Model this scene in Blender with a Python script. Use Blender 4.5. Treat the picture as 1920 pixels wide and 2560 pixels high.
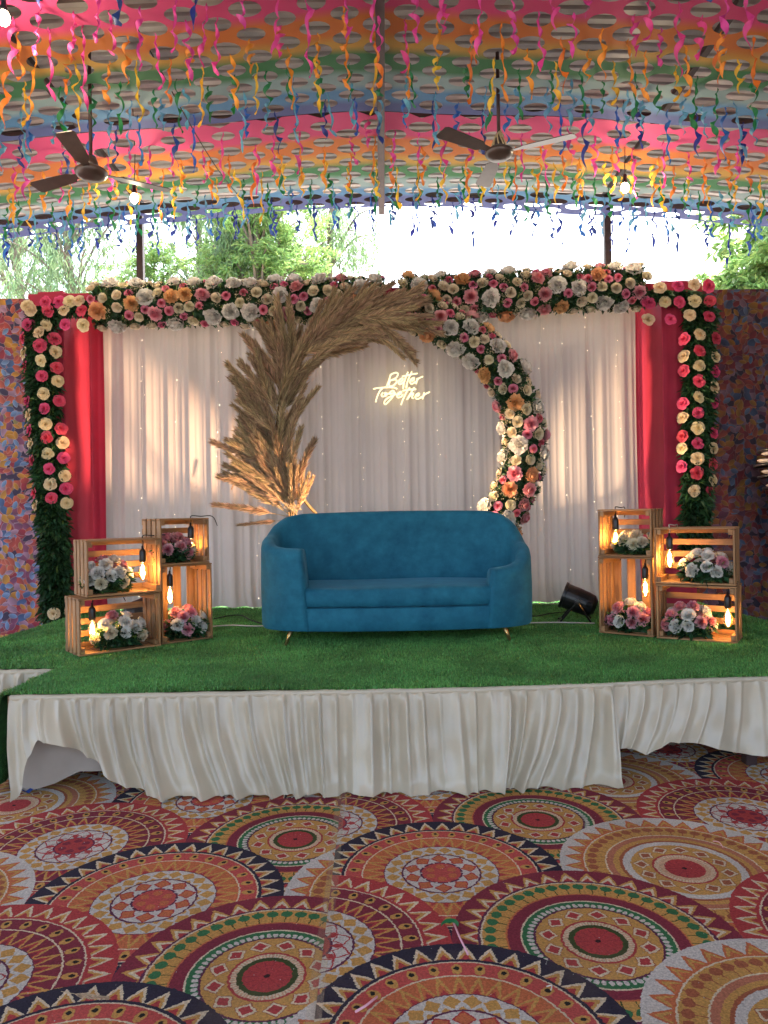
import bpy, math, random
import numpy as np
from mathutils import Vector, Matrix, Quaternion

RAD = math.radians
for _o in list(bpy.data.objects):
    bpy.data.objects.remove(_o)
scene = bpy.context.scene
COL = scene.collection
random.seed(7)

# ---------------------------------------------------------------- camera
CAM_H = 1.40
FPX = 1850.0                       # focal length in pixels of the 1920 x 2560 photograph
ROLL = RAD(1.0)
cam_data = bpy.data.cameras.new('camera')
cam_data.sensor_fit = 'VERTICAL'
cam_data.sensor_height = 36.0
cam_data.lens = 36.0 * FPX / 2560.0
cam_data.clip_start = 0.05
cam_data.clip_end = 600.0
cam = bpy.data.objects.new('camera', cam_data)
COL.objects.link(cam)
cam.location = (0, 0, CAM_H)
cam.rotation_euler = (math.pi / 2, ROLL, 0)
scene.camera = cam

# ---------------------------------------------------------------- sky, sun, exposure
SUN_EL, SUN_AZ = RAD(64), RAD(24)           # high, beyond the backdrop; azimuth clockwise from +Y
world = bpy.data.worlds.new('World')
scene.world = world
world.use_nodes = True
wn = world.node_tree
wn.nodes.clear()
sky = wn.nodes.new('ShaderNodeTexSky')
sky.sky_type = 'NISHITA'
sky.sun_disc = False
sky.sun_elevation = SUN_EL
sky.sun_rotation = SUN_AZ
sky.air_density = 1.1
sky.dust_density = 7.0
sky.ozone_density = 0.8
bg = wn.nodes.new('ShaderNodeBackground')
bg.inputs['Strength'].default_value = 0.15
wo = wn.nodes.new('ShaderNodeOutputWorld')
wn.links.new(sky.outputs[0], bg.inputs[0])
wn.links.new(bg.outputs[0], wo.inputs[0])

sun_data = bpy.data.lights.new('sun', 'SUN')
sun_data.energy = 1.5
sun_data.angle = RAD(14)
sun_data.color = (1.0, 0.96, 0.91)
sun = bpy.data.objects.new('sun', sun_data)
COL.objects.link(sun)
_sd = Vector((math.sin(SUN_AZ) * math.cos(SUN_EL), math.cos(SUN_AZ) * math.cos(SUN_EL), math.sin(SUN_EL)))
sun.rotation_euler = _sd.to_track_quat('Z', 'Y').to_euler()
sun.location = _sd * 30

scene.view_settings.view_transform = 'Standard'
scene.view_settings.look = 'None'
scene.view_settings.exposure = 3.05
scene.view_settings.gamma = 1.0
scene.view_settings.use_curve_mapping = False
scene.render.engine = 'CYCLES'
scene.cycles.max_bounces = 8
scene.cycles.diffuse_bounces = 4
scene.cycles.glossy_bounces = 2
scene.cycles.transmission_bounces = 4
scene.cycles.transparent_max_bounces = 10
scene.cycles.caustics_reflective = False
scene.cycles.caustics_refractive = False
scene.cycles.sample_clamp_indirect = 6.0
scene.cycles.use_denoising = True

# ---------------------------------------------------------------- pixel -> point
DS = 1920.0 / 1659.0
_cr, _sr = math.cos(ROLL), math.sin(ROLL)
def P(x, y, d):
    """point at depth d seen at pixel (x, y) of the photograph shown 1659 wide"""
    u = (x * DS - 960.0) / FPX
    v = (1280.0 - y * DS) / FPX
    return Vector((d * (u * _cr + v * _sr), d, CAM_H + d * (-u * _sr + v * _cr)))
def PN(x, y, d):
    return P(x / DS, y / DS, d)

STAGE_Z = 0.50

# ---------------------------------------------------------------- colours
def srgb(h):
    h = h.lstrip('#')
    out = []
    for i in (0, 2, 4):
        c = int(h[i:i + 2], 16) / 255.0
        out.append(c / 12.92 if c <= 0.04045 else ((c + 0.055) / 1.055) ** 2.4)
    return (out[0], out[1], out[2], 1.0)
def lin(r, g, b):
    return (r, g, b, 1.0)

# ---------------------------------------------------------------- node expressions
class E:
    def __init__(s, nt, v):
        s.nt, s.v = nt, v
    def _op(s, op, *others):
        vals = [s] + [o if isinstance(o, E) else E(s.nt, float(o)) for o in others]
        n = s.nt.nodes.new('ShaderNodeMath')
        n.operation = op
        for i, e in enumerate(vals):
            if isinstance(e.v, float):
                n.inputs[i].default_value = e.v
            else:
                s.nt.links.new(e.v, n.inputs[i])
        return E(s.nt, n.outputs[0])
    def __add__(s, o): return s._op('ADD', o)
    __radd__ = __add__
    def __sub__(s, o): return s._op('SUBTRACT', o)
    def __rsub__(s, o): return E(s.nt, float(o))._op('SUBTRACT', s)
    def __mul__(s, o): return s._op('MULTIPLY', o)
    __rmul__ = __mul__
    def __truediv__(s, o): return s._op('DIVIDE', o)
    def __gt__(s, o): return s._op('GREATER_THAN', o)
    def __lt__(s, o): return s._op('LESS_THAN', o)
    def abs(s): return s._op('ABSOLUTE')
    def fract(s): return s._op('FRACT')
    def sqrt(s): return s._op('SQRT')
    def wrap(s, hi, lo): return s._op('WRAP', hi, lo)
    def min(s, o): return s._op('MINIMUM', o)
    def max(s, o): return s._op('MAXIMUM', o)
    def sin(s): return s._op('SINE')
    def cos(s): return s._op('COSINE')
    def pow(s, o): return s._op('POWER', o)

def lerp(a, b, f):
    return a + (b - a) * f
def mixc(nt, f, a, b):
    n = nt.nodes.new('ShaderNodeMix')
    n.data_type = 'RGBA'
    for sock, v in ((n.inputs[0], f), (n.inputs[6], a), (n.inputs[7], b)):
        if isinstance(v, E):
            v = v.v
        if isinstance(v, (float, int)):
            sock.default_value = v
        elif isinstance(v, tuple):
            sock.default_value = v
        else:
            nt.links.new(v, sock)
    return n.outputs[2]

# ---------------------------------------------------------------- materials
MATS = {}
def new_mat(name):
    m = bpy.data.materials.new(name)
    m.use_nodes = True
    nt = m.node_tree
    b = nt.nodes['Principled BSDF']
    return m, nt, b
def coords(nt, kind='Object'):
    return nt.nodes.new('ShaderNodeTexCoord').outputs[kind]
def noise(nt, vec, scale, detail=3.0, rough=0.55):
    n = nt.nodes.new('ShaderNodeTexNoise')
    n.inputs['Scale'].default_value = scale
    n.inputs['Detail'].default_value = detail
    n.inputs['Roughness'].default_value = rough
    if vec is not None:
        nt.links.new(vec, n.inputs['Vector'])
    return n
def scaled(nt, vec, s):
    n = nt.nodes.new('ShaderNodeMapping')
    n.inputs['Scale'].default_value = s
    nt.links.new(vec, n.inputs['Vector'])
    return n.outputs[0]
def bump(nt, height, strength, dist, bsdf):
    n = nt.nodes.new('ShaderNodeBump')
    n.inputs['Strength'].default_value = strength
    n.inputs['Distance'].default_value = dist
    nt.links.new(height, n.inputs['Height'])
    nt.links.new(n.outputs[0], bsdf.inputs['Normal'])
def ramp2(nt, fac, c0, c1, p0=0.0, p1=1.0):
    n = nt.nodes.new('ShaderNodeValToRGB')
    n.color_ramp.elements[0].position = p0
    n.color_ramp.elements[0].color = c0
    n.color_ramp.elements[1].position = p1
    n.color_ramp.elements[1].color = c1
    nt.links.new(fac, n.inputs[0])
    return n.outputs[0]

def simple_mat(name, c, rough=0.6, var=0.15, nscale=9.0, metallic=0.0, bump_s=0.0, bump_scale=60.0, translucent=0.0, island=0.0, objvar=0.0, sheen=0.0, spec=None):
    """principled with mottled colour; optional translucency, per leaf and per object variation"""
    m, nt, b = new_mat(name)
    oc = coords(nt)
    n = noise(nt, oc, nscale, 4.0)
    dark = tuple(x * (1 - var) for x in c[:3]) + (1.0,)
    lite = tuple(min(1.0, x * (1 + var)) for x in c[:3]) + (1.0,)
    col = ramp2(nt, n.outputs['Fac'], dark, lite, 0.3, 0.7)
    if island > 0:
        g = nt.nodes.new('ShaderNodeNewGeometry')
        r = E(nt, g.outputs['Random Per Island'])
        hs = nt.nodes.new('ShaderNodeHueSaturation')
        nt.links.new(col, hs.inputs['Color'])
        nt.links.new((r * (2 * island) + (1 - island)).v, hs.inputs['Value'])
        nt.links.new((((r * 7.31).fract()) * 0.05 + 0.475).v, hs.inputs['Hue'])
        col = hs.outputs[0]
    if objvar > 0:
        oi = nt.nodes.new('ShaderNodeObjectInfo')
        r = E(nt, oi.outputs['Random'])
        hs = nt.nodes.new('ShaderNodeHueSaturation')
        nt.links.new(col, hs.inputs['Color'])
        nt.links.new((r * (2 * objvar) + (1 - objvar)).v, hs.inputs['Value'])
        nt.links.new((((r * 5.77).fract()) * 0.03 + 0.485).v, hs.inputs['Hue'])
        col = hs.outputs[0]
    nt.links.new(col, b.inputs['Base Color'])
    b.inputs['Roughness'].default_value = rough
    b.inputs['Metallic'].default_value = metallic
    if spec is not None:
        b.inputs['Specular IOR Level'].default_value = spec
    if sheen > 0:
        b.inputs['Sheen Weight'].default_value = sheen
        b.inputs['Sheen Roughness'].default_value = 0.4
    if bump_s > 0:
        nb = noise(nt, oc, bump_scale, 3.0)
        bump(nt, nb.outputs['Fac'], bump_s, 0.01, b)
    if translucent > 0:
        tr = nt.nodes.new('ShaderNodeBsdfTranslucent')
        nt.links.new(col, tr.inputs['Color'])
        mx = nt.nodes.new('ShaderNodeMixShader')
        mx.inputs[0].default_value = translucent
        out = nt.nodes['Material Output']
        nt.links.new(b.outputs[0], mx.inputs[1])
        nt.links.new(tr.outputs[0], mx.inputs[2])
        nt.links.new(mx.outputs[0], out.inputs['Surface'])
    MATS[name] = m
    return m

def emit_mat(name, c, strength):
    m, nt, b = new_mat(name)
    b.inputs['Base Color'].default_value = c
    b.inputs['Emission Color'].default_value = c
    b.inputs['Emission Strength'].default_value = strength
    b.inputs['Roughness'].default_value = 0.5
    MATS[name] = m
    return m

# ---------------------------------------------------------------- mesh builder
class MB:
    def __init__(s):
        s.v, s.f = [], []
    def add(s, verts, faces):
        o = len(s.v)
        s.v.extend([tuple(p) for p in verts])
        s.f.extend([tuple(i + o for i in f) for f in faces])
        return s
    def box(s, c, size, rot=None):
        hx, hy, hz = size[0] / 2, size[1] / 2, size[2] / 2
        c = Vector(c)
        pts = [Vector((x, y, z)) for x in (-hx, hx) for y in (-hy, hy) for z in (-hz, hz)]
        if rot is not None:
            pts = [rot @ p for p in pts]
        return s.add([p + c for p in pts], [(0, 1, 3, 2), (4, 6, 7, 5), (0, 4, 5, 1), (2, 3, 7, 6), (0, 2, 6, 4), (1, 5, 7, 3)])
    def bbox(s, c, size, bev=0.003, rot=None):
        """box with chamfered edges"""
        hx, hy, hz = size[0] / 2, size[1] / 2, size[2] / 2
        b = min(bev, hx * 0.45, hy * 0.45, hz * 0.45)
        bm_v, idx = [], {}
        for sx in (-1, 1):
            for sy in (-1, 1):
                for sz in (-1, 1):
                    for ax in range(3):
                        p = [sx * (hx - b), sy * (hy - b), sz * (hz - b)]
                        p[ax] = (sx * hx, sy * hy, sz * hz)[ax]
                        idx[(sx, sy, sz, ax)] = len(bm_v)
                        bm_v.append(Vector(p))
        F = []
        for ax in range(3):
            o1, o2 = (ax + 1) % 3, (ax + 2) % 3
            for sg in (-1, 1):
                q = []
                for a, bb in ((-1, -1), (1, -1), (1, 1), (-1, 1)):
                    k = [0, 0, 0]
                    k[ax], k[o1], k[o2] = sg, a, bb
                    q.append(idx[(k[0], k[1], k[2], ax)])
                F.append(tuple(q if sg > 0 else q[::-1]))
        for ax in range(3):
            o1, o2 = (ax + 1) % 3, (ax + 2) % 3
            for a in (-1, 1):
                for bb in (-1, 1):
                    q = []
                    for sg, fx in ((-1, o1), (1, o1), (1, o2), (-1, o2)):
                        k = [0, 0, 0]
                        k[ax], k[o1], k[o2] = sg, a, bb
                        q.append(idx[(k[0], k[1], k[2], fx)])
                    F.append(tuple(q if a * bb > 0 else q[::-1]))
        for sx in (-1, 1):
            for sy in (-1, 1):
                for sz in (-1, 1):
                    t = [idx[(sx, sy, sz, a)] for a in range(3)]
                    F.append(tuple(t if sx * sy * sz > 0 else t[::-1]))
        c = Vector(c)
        if rot is not None:
            bm_v = [rot @ p for p in bm_v]
        return s.add([p + c for p in bm_v], F)
    def tube(s, path, r, n=6, cap=True):
        path = [Vector(p) for p in path]
        rr = r if isinstance(r, (list, tuple)) else [r] * len(path)
        V, F = [], []
        up = None
        for i, p in enumerate(path):
            t = (path[min(i + 1, len(path) - 1)] - path[max(i - 1, 0)])
            if t.length < 1e-9:
                t = Vector((0, 0, 1))
            t.normalize()
            if up is None:
                up = Vector((0, 0, 1)) if abs(t.z) < 0.9 else Vector((1, 0, 0))
            a = t.cross(up)
            if a.length < 1e-6:
                a = t.cross(Vector((0, 1, 0.3)))
            a.normalize()
            b = a.cross(t).normalized()
            up = b
            for k in range(n):
                an = 2 * math.pi * k / n
                V.append(p + (a * math.cos(an) + b * math.sin(an)) * rr[i])
        for i in range(len(path) - 1):
            for k in range(n):
                k2 = (k + 1) % n
                F.append((i * n + k, i * n + k2, (i + 1) * n + k2, (i + 1) * n + k))
        if cap:
            F.append(tuple(range(n))[::-1])
            F.append(tuple((len(path) - 1) * n + k for k in range(n)))
        return s.add(V, F)
    def lathe(s, prof, n=16, M=None):
        """prof: list of (radius, z)"""
        V, F = [], []
        for r, z in prof:
            for k in range(n):
                a = 2 * math.pi * k / n
                V.append(Vector((r * math.cos(a), r * math.sin(a), z)))
        m = len(prof)
        for i in range(m - 1):
            for k in range(n):
                k2 = (k + 1) % n
                F.append((i * n + k, i * n + k2, (i + 1) * n + k2, (i + 1) * n + k))
        if prof[0][0] > 1e-4:
            F.append(tuple(range(n))[::-1])
        if prof[-1][0] > 1e-4:
            F.append(tuple((m - 1) * n + k for k in range(n)))
        if M is not None:
            V = [M @ p for p in V]
        return s.add(V, F)
    def grid(s, nu, nv, fn, closed_u=False):
        V = [fn(i, j) for i in range(nu) for j in range(nv)]
        F = []
        for i in range(nu if closed_u else nu - 1):
            i2 = (i + 1) % nu
            for j in range(nv - 1):
                F.append((i * nv + j, i2 * nv + j, i2 * nv + j + 1, i * nv + j + 1))
        return s.add(V, F)
    def mesh(s, name, m=None, smooth=False):
        me = bpy.data.meshes.new(name)
        me.from_pydata([tuple(v) for v in s.v], [], s.f)
        if m is not None:
            me.materials.append(m)
        if smooth:
            me.polygons.foreach_set('use_smooth', [True] * len(me.polygons))
        me.update()
        return me
    def build(s, name, m, parent=None, smooth=False, loc=None, rot=None):
        o = bpy.data.objects.new(name, s.mesh(name, m, smooth))
        COL.objects.link(o)
        if parent is not None:
            o.parent = parent
        if loc is not None:
            o.location = loc
        if rot is not None:
            o.rotation_euler = rot
        return o

def np_mesh(name, verts, tris, m, parent=None, smooth=False, quads=False):
    """fast mesh from arrays"""
    k = 4 if quads else 3
    me = bpy.data.meshes.new(name)
    nv, nf = len(verts), len(tris)
    me.vertices.add(nv)
    me.vertices.foreach_set('co', np.asarray(verts, dtype=np.float32).ravel())
    me.loops.add(nf * k)
    me.loops.foreach_set('vertex_index', np.asarray(tris, dtype=np.int32).ravel())
    me.polygons.add(nf)
    me.polygons.foreach_set('loop_start', np.arange(nf, dtype=np.int32) * k)
    me.polygons.foreach_set('loop_total', np.full(nf, k, dtype=np.int32))
    if smooth:
        me.polygons.foreach_set('use_smooth', np.ones(nf, dtype=bool))
    me.materials.append(m)
    me.update(calc_edges=True)
    me.validate()
    o = bpy.data.objects.new(name, me)
    COL.objects.link(o)
    if parent is not None:
        o.parent = parent
    return o

def tag(o, label=None, cat=None, group=None, kind=None):
    if label: o['label'] = label
    if cat: o['category'] = cat
    if group: o['group'] = group
    if kind: o['kind'] = kind
    return o
def empty(name, loc=(0, 0, 0), rz=0.0, label=None, cat=None, group=None):
    o = bpy.data.objects.new(name, None)
    o.empty_display_size = 0.1
    COL.objects.link(o)
    o.location = loc
    o.rotation_euler = (0, 0, rz)
    return tag(o, label, cat, group)
def inst(name, me, parent, loc, quat=None, scale=1.0, m=None):
    """an object that shares mesh data; m overrides its material"""
    o = bpy.data.objects.new(name, me)
    COL.objects.link(o)
    o.parent = parent
    o.location = loc
    if quat is not None:
        o.rotation_mode = 'QUATERNION'
        o.rotation_quaternion = quat
    if isinstance(scale, (int, float)):
        o.scale = (scale, scale, scale)
    else:
        o.scale = scale
    if m is not None:
        o.material_slots[0].link = 'OBJECT'
        o.material_slots[0].material = m
    return o

def leaf_arrays(pos, dirs, length, width, rng, fold=0.25, droop=0.0):
    """one folded leaf (4 verts, 2 triangles) per position"""
    n = len(pos)
    d = dirs / np.maximum(np.linalg.norm(dirs, axis=1, keepdims=True), 1e-6)
    ref = rng.normal(size=(n, 3))
    side = np.cross(d, ref)
    side /= np.maximum(np.linalg.norm(side, axis=1, keepdims=True), 1e-6)
    nor = np.cross(side, d)
    L = (length * (0.7 + 0.6 * rng.random(n)))[:, None]
    W = (width * (0.7 + 0.6 * rng.random(n)))[:, None]
    mid = pos + d * L * 0.45
    tip = pos + d * L
    tip[:, 2] -= droop * L[:, 0]
    V = np.empty((n, 4, 3))
    V[:, 0] = pos
    V[:, 1] = mid + side * W * 0.5 + nor * W * fold
    V[:, 2] = tip
    V[:, 3] = mid - side * W * 0.5 + nor * W * fold
    base = np.arange(n)[:, None] * 4
    T = np.concatenate([base + np.array([[0, 1, 2]]), base + np.array([[0, 2, 3]])])
    return V.reshape(-1, 3), T
# ================================================================ materials with a pattern
def make_carpet_mat():
    m, nt, b = new_mat('printed_carpet')
    oc = coords(nt)
    wob = noise(nt, oc, 75.0, 3.0, 0.7)
    sep = nt.nodes.new('ShaderNodeSeparateXYZ')
    nt.links.new(oc, sep.inputs[0])
    sw = nt.nodes.new('ShaderNodeSeparateColor')
    nt.links.new(wob.outputs['Color'], sw.inputs[0])
    X = E(nt, sep.outputs[0]) + (E(nt, sw.outputs[0]) - 0.5) * 0.020
    Y = E(nt, sep.outputs[1]) + (E(nt, sw.outputs[1]) - 0.5) * 0.012
    RR, PX, PY = 0.47, 1.88, 0.94
    best = bdx = bdy = typ = None
    # four circle kinds set in a half drop; where they overlap the one centred nearer the viewer's edge lies on top
    for c in range(4):
        dx = (X - c * 0.47).wrap(PX / 2, -PX / 2)
        dy = (Y - (0.47 if c % 2 else 0.0)).wrap(PY / 2, -PY / 2)
        inside = (dx * dx + dy * dy) < RR * RR
        key = inside * (dy + 5.0)
        if best is None:
            best, bdx, bdy, typ = key, dx, dy, E(nt, 0.0) * 1.0
        else:
            g = key > best
            bdx, bdy, typ = lerp(bdx, dx, g), lerp(bdy, dy, g), lerp(typ, E(nt, float(c)), g)
            best = best.max(key)
    r = (bdx * bdx + bdy * bdy).sqrt() / RR
    th = bdy._op('ARCTAN2', bdx) / (2 * math.pi) + 0.5
    alt = ((typ * 0.5).fract() * 2.0) > 0.5        # second palette of each design: kinds 1 and 3
    isB = typ > 1.5
    H = {k: srgb(v) for k, v in dict(red='#a82a2c', maroon='#7c2034', gold='#bd8a3c', orange='#bb5f2e', cream='#cdbb9c', white='#c2bab0',
         navy='#2b2738', green='#2c6a3f', purple='#5b2342', salmon='#b0684a', brown='#9c5230', tan='#c49a78', dgreen='#38461f', pinkred='#b84038', black='#1d1a18').items()}
    def pal(a, c):                                  # colour for kind 0/2 and for kind 1/3
        return H[a] if a == c else mixc(nt, alt, H[a], H[c])
    def cell(n, off=0.0):                           # 0 at the middle of a sector, 1 at its border
        return (((th * float(n) + off).fract()) - 0.5).abs() * 2.0
    def tri(n, lo, hi, w=1.0, off=0.0):
        t = cell(n, off) / w
        return (r > lo) * (r < ((1.0 - t) * (hi - lo) + lo))
    def dots(n, rc, rad, stretch=1.0, off=0.0):
        a = (((th * float(n) + off).fract()) - 0.5) * (2 * math.pi * rc / n)
        d = (r - rc) / stretch
        return ((a * a + d * d) < rad * rad)
    def diamond(n, rc, hw, hr, off=0.0):
        return ((cell(n, off) / hw + (r - rc).abs() / hr) < 1.0)
    def band(col, lo, c):
        return mixc(nt, r > lo, col, c)
    # ---- design A: kinds 0 (red) and 1 (navy)
    A = H['red'] if False else pal('red', 'pinkred')
    A = mixc(nt, dots(6, 0.10, 0.036), A, pal('maroon', 'orange'))
    A = band(A, 0.160, H['purple'])
    A = band(A, 0.178, H['white'])
    A = mixc(nt, diamond(10, 0.245, 0.98, 0.070), A, H['red'])
    A = mixc(nt, diamond(10, 0.245, 0.76, 0.056), A, pal('white', 'orange'))
    A = mixc(nt, diamond(10, 0.205, 0.45, 0.05, 0.5), A, pal('red', 'white'))
    A = band(A, 0.312, H['purple'])
    A = band(A, 0.328, H['white'])
    A = mixc(nt, diamond(20, 0.400, 0.95, 0.062), A, H['gold'])
    A = mixc(nt, tri(20, 0.328, 0.36, 0.6, 0.5), A, pal('gold', 'gold'))
    A = band(A, 0.465, H['purple'])
    A = band(A, 0.473, pal('maroon', 'orange'))
    A = mixc(nt, tri(30, 0.473, 0.655, 1.0), A, H['gold'])
    A = mixc(nt, tri(30, 0.473, 0.590, 0.72), A, pal('red', 'orange'))
    A = mixc(nt, tri(30, 0.473, 0.530, 0.5), A, pal('maroon', 'red'))
    A = band(A, 0.642, H['cream'])
    A = band(A, 0.655, pal('maroon', 'pinkred'))
    A = mixc(nt, dots(30, 0.716, 0.034, 1.55), A, H['gold'])
    A = mixc(nt, dots(30, 0.728, 0.017, 1.2), A, H['black'])
    A = band(A, 0.785, H['cream'])
    A = band(A, 0.797, pal('red', 'navy'))
    A = band(A, 0.822, pal('red', 'navy'))
    A = mixc(nt, tri(36, 0.822, 0.975, 0.95), A, H['cream'])
    A = mixc(nt, tri(36, 0.822, 0.928, 0.72), A, pal('gold', 'gold'))
    A = mixc(nt, tri(36, 0.822, 0.880, 0.48), A, H['red'])
    # ---- design B: kinds 2 (maroon and green) and 3 (cream and gold)
    B = H['red']
    B = mixc(nt, (r < 0.02), B, H['black'])
    B = mixc(nt, (cell(14) > 0.93) * (r < 0.15), B, H['maroon'])
    B = band(B, 0.160, pal('dgreen', 'tan'))
    B = band(B, 0.198, H['tan'])
    B = mixc(nt, (cell(60) > 0.55) * (r > 0.198), B, H['cream'])
    B = band(B, 0.236, H['red'])
    B = band(B, 0.254, H['gold'])
    B = mixc(nt, diamond(12, 0.336, 0.92, 0.074), B, H['brown'])
    B = mixc(nt, diamond(12, 0.336, 0.84, 0.066), B, H['cream'])
    B = mixc(nt, diamond(12, 0.336, 0.58, 0.045), B, pal('red', 'brown'))
    B = band(B, 0.420, pal('purple', 'white'))
    B = band(B, 0.436, pal('green', 'white'))
    B = mixc(nt, dots(62, 0.458, 0.018, 1.3), B, H['white'])
    B = band(B, 0.484, pal('green', 'brown'))
    B = band(B, 0.512, H['cream'] if False else pal('cream', 'gold'))
    B = band(B, 0.526, pal('maroon', 'gold'))
    B = band(B, 0.560, pal('maroon', 'salmon'))
    B = band(B, 0.615, pal('orange', 'cream'))
    B = band(B, 0.628, H['gold'])
    B = mixc(nt, (cell(44) < 0.09) * (r > 0.628), B, pal('dgreen', 'brown'))
    B = mixc(nt, dots(44, 0.735, 0.044, 0.9), B, pal('green', 'brown'))
    B = band(B, 0.790, H['cream'])
    B = band(B, 0.803, pal('purple', 'orange'))
    B = band(B, 0.822, pal('maroon', 'white'))
    B = mixc(nt, tri(34, 0.822, 0.965, 0.98), B, pal('gold', 'orange'))
    B = mixc(nt, tri(34, 0.822, 0.925, 0.76), B, pal('cream', 'gold'))
    B = mixc(nt, tri(34, 0.822, 0.878, 0.52), B, pal('red', 'orange'))
    col = mixc(nt, isB, A, B)
    # worn, slightly fuzzy pile
    n1 = noise(nt, oc, 120.0, 5.0, 0.8)
    n2 = noise(nt, oc, 3.0, 5.0, 0.6)
    hs = nt.nodes.new('ShaderNodeHueSaturation')
    nt.links.new(col, hs.inputs['Color'])
    v = (E(nt, n1.outputs['Fac']) - 0.5) * 3.0 + (E(nt, n2.outputs['Fac']) - 0.5) * 0.8 + 1.25
    nt.links.new(v.v, hs.inputs['Value'])
    hs.inputs['Saturation'].default_value = 0.94
    n3 = noise(nt, oc, 1.7, 6.0, 0.7)
    dirt = ramp2(nt, n3.outputs['Fac'], lin(0, 0, 0), lin(1, 1, 1), 0.55, 0.8)
    col = mixc(nt, (E(nt, dirt) * 0.25 + 0.03), hs.outputs[0], srgb('#8a7260'))
    nt.links.new(col, b.inputs['Base Color'])
    b.inputs['Roughness'].default_value = 0.95
    b.inputs['Specular IOR Level'].default_value = 0.15
    bump(nt, n1.outputs['Fac'], 1.0, 0.012, b)
    return m

def make_print_mat(name, tint):
    """cloth printed with overlapping paper-like petals"""
    m, nt, b = new_mat(name)
    oc = coords(nt)
    sep = nt.nodes.new('ShaderNodeSeparateXYZ')
    nt.links.new(oc, sep.inputs[0])
    comb = nt.nodes.new('ShaderNodeCombineXYZ')
    nt.links.new((E(nt, sep.outputs[0]) * 1.8).v, comb.inputs[0])
    nt.links.new((E(nt, sep.outputs[2]) * 1.8).v, comb.inputs[1])
    base_vec = comb.outputs[0]
    cols = [srgb(c) for c in ('#2c2438', '#a8483e', '#7c4a68', '#b8862e', '#42618c', '#93323f', '#9d7f96', '#35304a', '#b25a44', '#7d7a4a', '#6a8cb4', '#8e2f3a')]
    base = cols[0]
    def layer(under, scale, seed, size, pal):
        mp = nt.nodes.new('ShaderNodeMapping')
        mp.inputs['Location'].default_value = (seed * 3.17, seed * 1.71, 0)
        nt.links.new(base_vec, mp.inputs['Vector'])
        vo = nt.nodes.new('ShaderNodeTexVoronoi')
        vo.voronoi_dimensions = '2D'
        vo.inputs['Scale'].default_value = scale
        vo.inputs['Randomness'].default_value = 0.75
        nt.links.new(mp.outputs[0], vo.inputs['Vector'])
        sub = nt.nodes.new('ShaderNodeVectorMath')
        sub.operation = 'SUBTRACT'
        nt.links.new(mp.outputs[0], sub.inputs[0])
        nt.links.new(vo.outputs['Position'], sub.inputs[1])
        sp = nt.nodes.new('ShaderNodeSeparateXYZ')
        nt.links.new(sub.outputs[0], sp.inputs[0])
        sc = nt.nodes.new('ShaderNodeSeparateColor')
        nt.links.new(vo.outputs['Color'], sc.inputs[0])
        x, y = E(nt, sp.outputs[0]) * scale, E(nt, sp.outputs[1]) * scale
        an = E(nt, sc.outputs[0]) * 6.283
        ca, sa = an.cos(), an.sin()
        u, v = x * ca + y * sa, y * ca - x * sa
        # a petal: a disc cut by a curved edge
        k_ = E(nt, sc.outputs[2]) * 0.5 + 0.45
        va = v.abs() + k_ * size
        d1 = (u * u * 0.9 + va * va).sqrt() / (k_ * 0.55 + 0.95)
        mask = d1 < size
        rp = nt.nodes.new('ShaderNodeValToRGB')
        rp.color_ramp.interpolation = 'CONSTANT'
        k = len(pal)
        while len(rp.color_ramp.elements) < k:
            rp.color_ramp.elements.new(0.5)
        for i, e in enumerate(rp.color_ramp.elements):
            e.position = i / k
            e.color = pal[i]
        nt.links.new(sc.outputs[1], rp.inputs[0])
        sh = (v / size) * 0.7 + (u / size) * 0.25 + 0.5
        c = mixc(nt, sh.max(0.0).min(1.0), mixc(nt, 0.55, rp.outputs[0], cols[0]), rp.outputs[0])
        rim = (d1 > size * 0.90) * 0.14
        c = mixc(nt, rim, c, srgb('#d8c6c0'))
        return mixc(nt, mask, under, c)
    c = layer(base, 5.0, 1.0, 1.05, cols[1:])
    c = layer(c, 6.2, 2.3, 0.88, cols[::-1])
    c = layer(c, 6.6, 4.1, 0.80, cols[2:])
    c = layer(c, 7.6, 5.7, 0.74, cols[1:9])
    c = layer(c, 5.8, 8.9, 0.36, [cols[3], cols[10], cols[6], cols[8]])
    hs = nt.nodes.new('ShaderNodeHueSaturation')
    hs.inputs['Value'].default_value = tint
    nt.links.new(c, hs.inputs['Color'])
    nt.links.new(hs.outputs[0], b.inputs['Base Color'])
    b.inputs['Roughness'].default_value = 0.75
    return m

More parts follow.
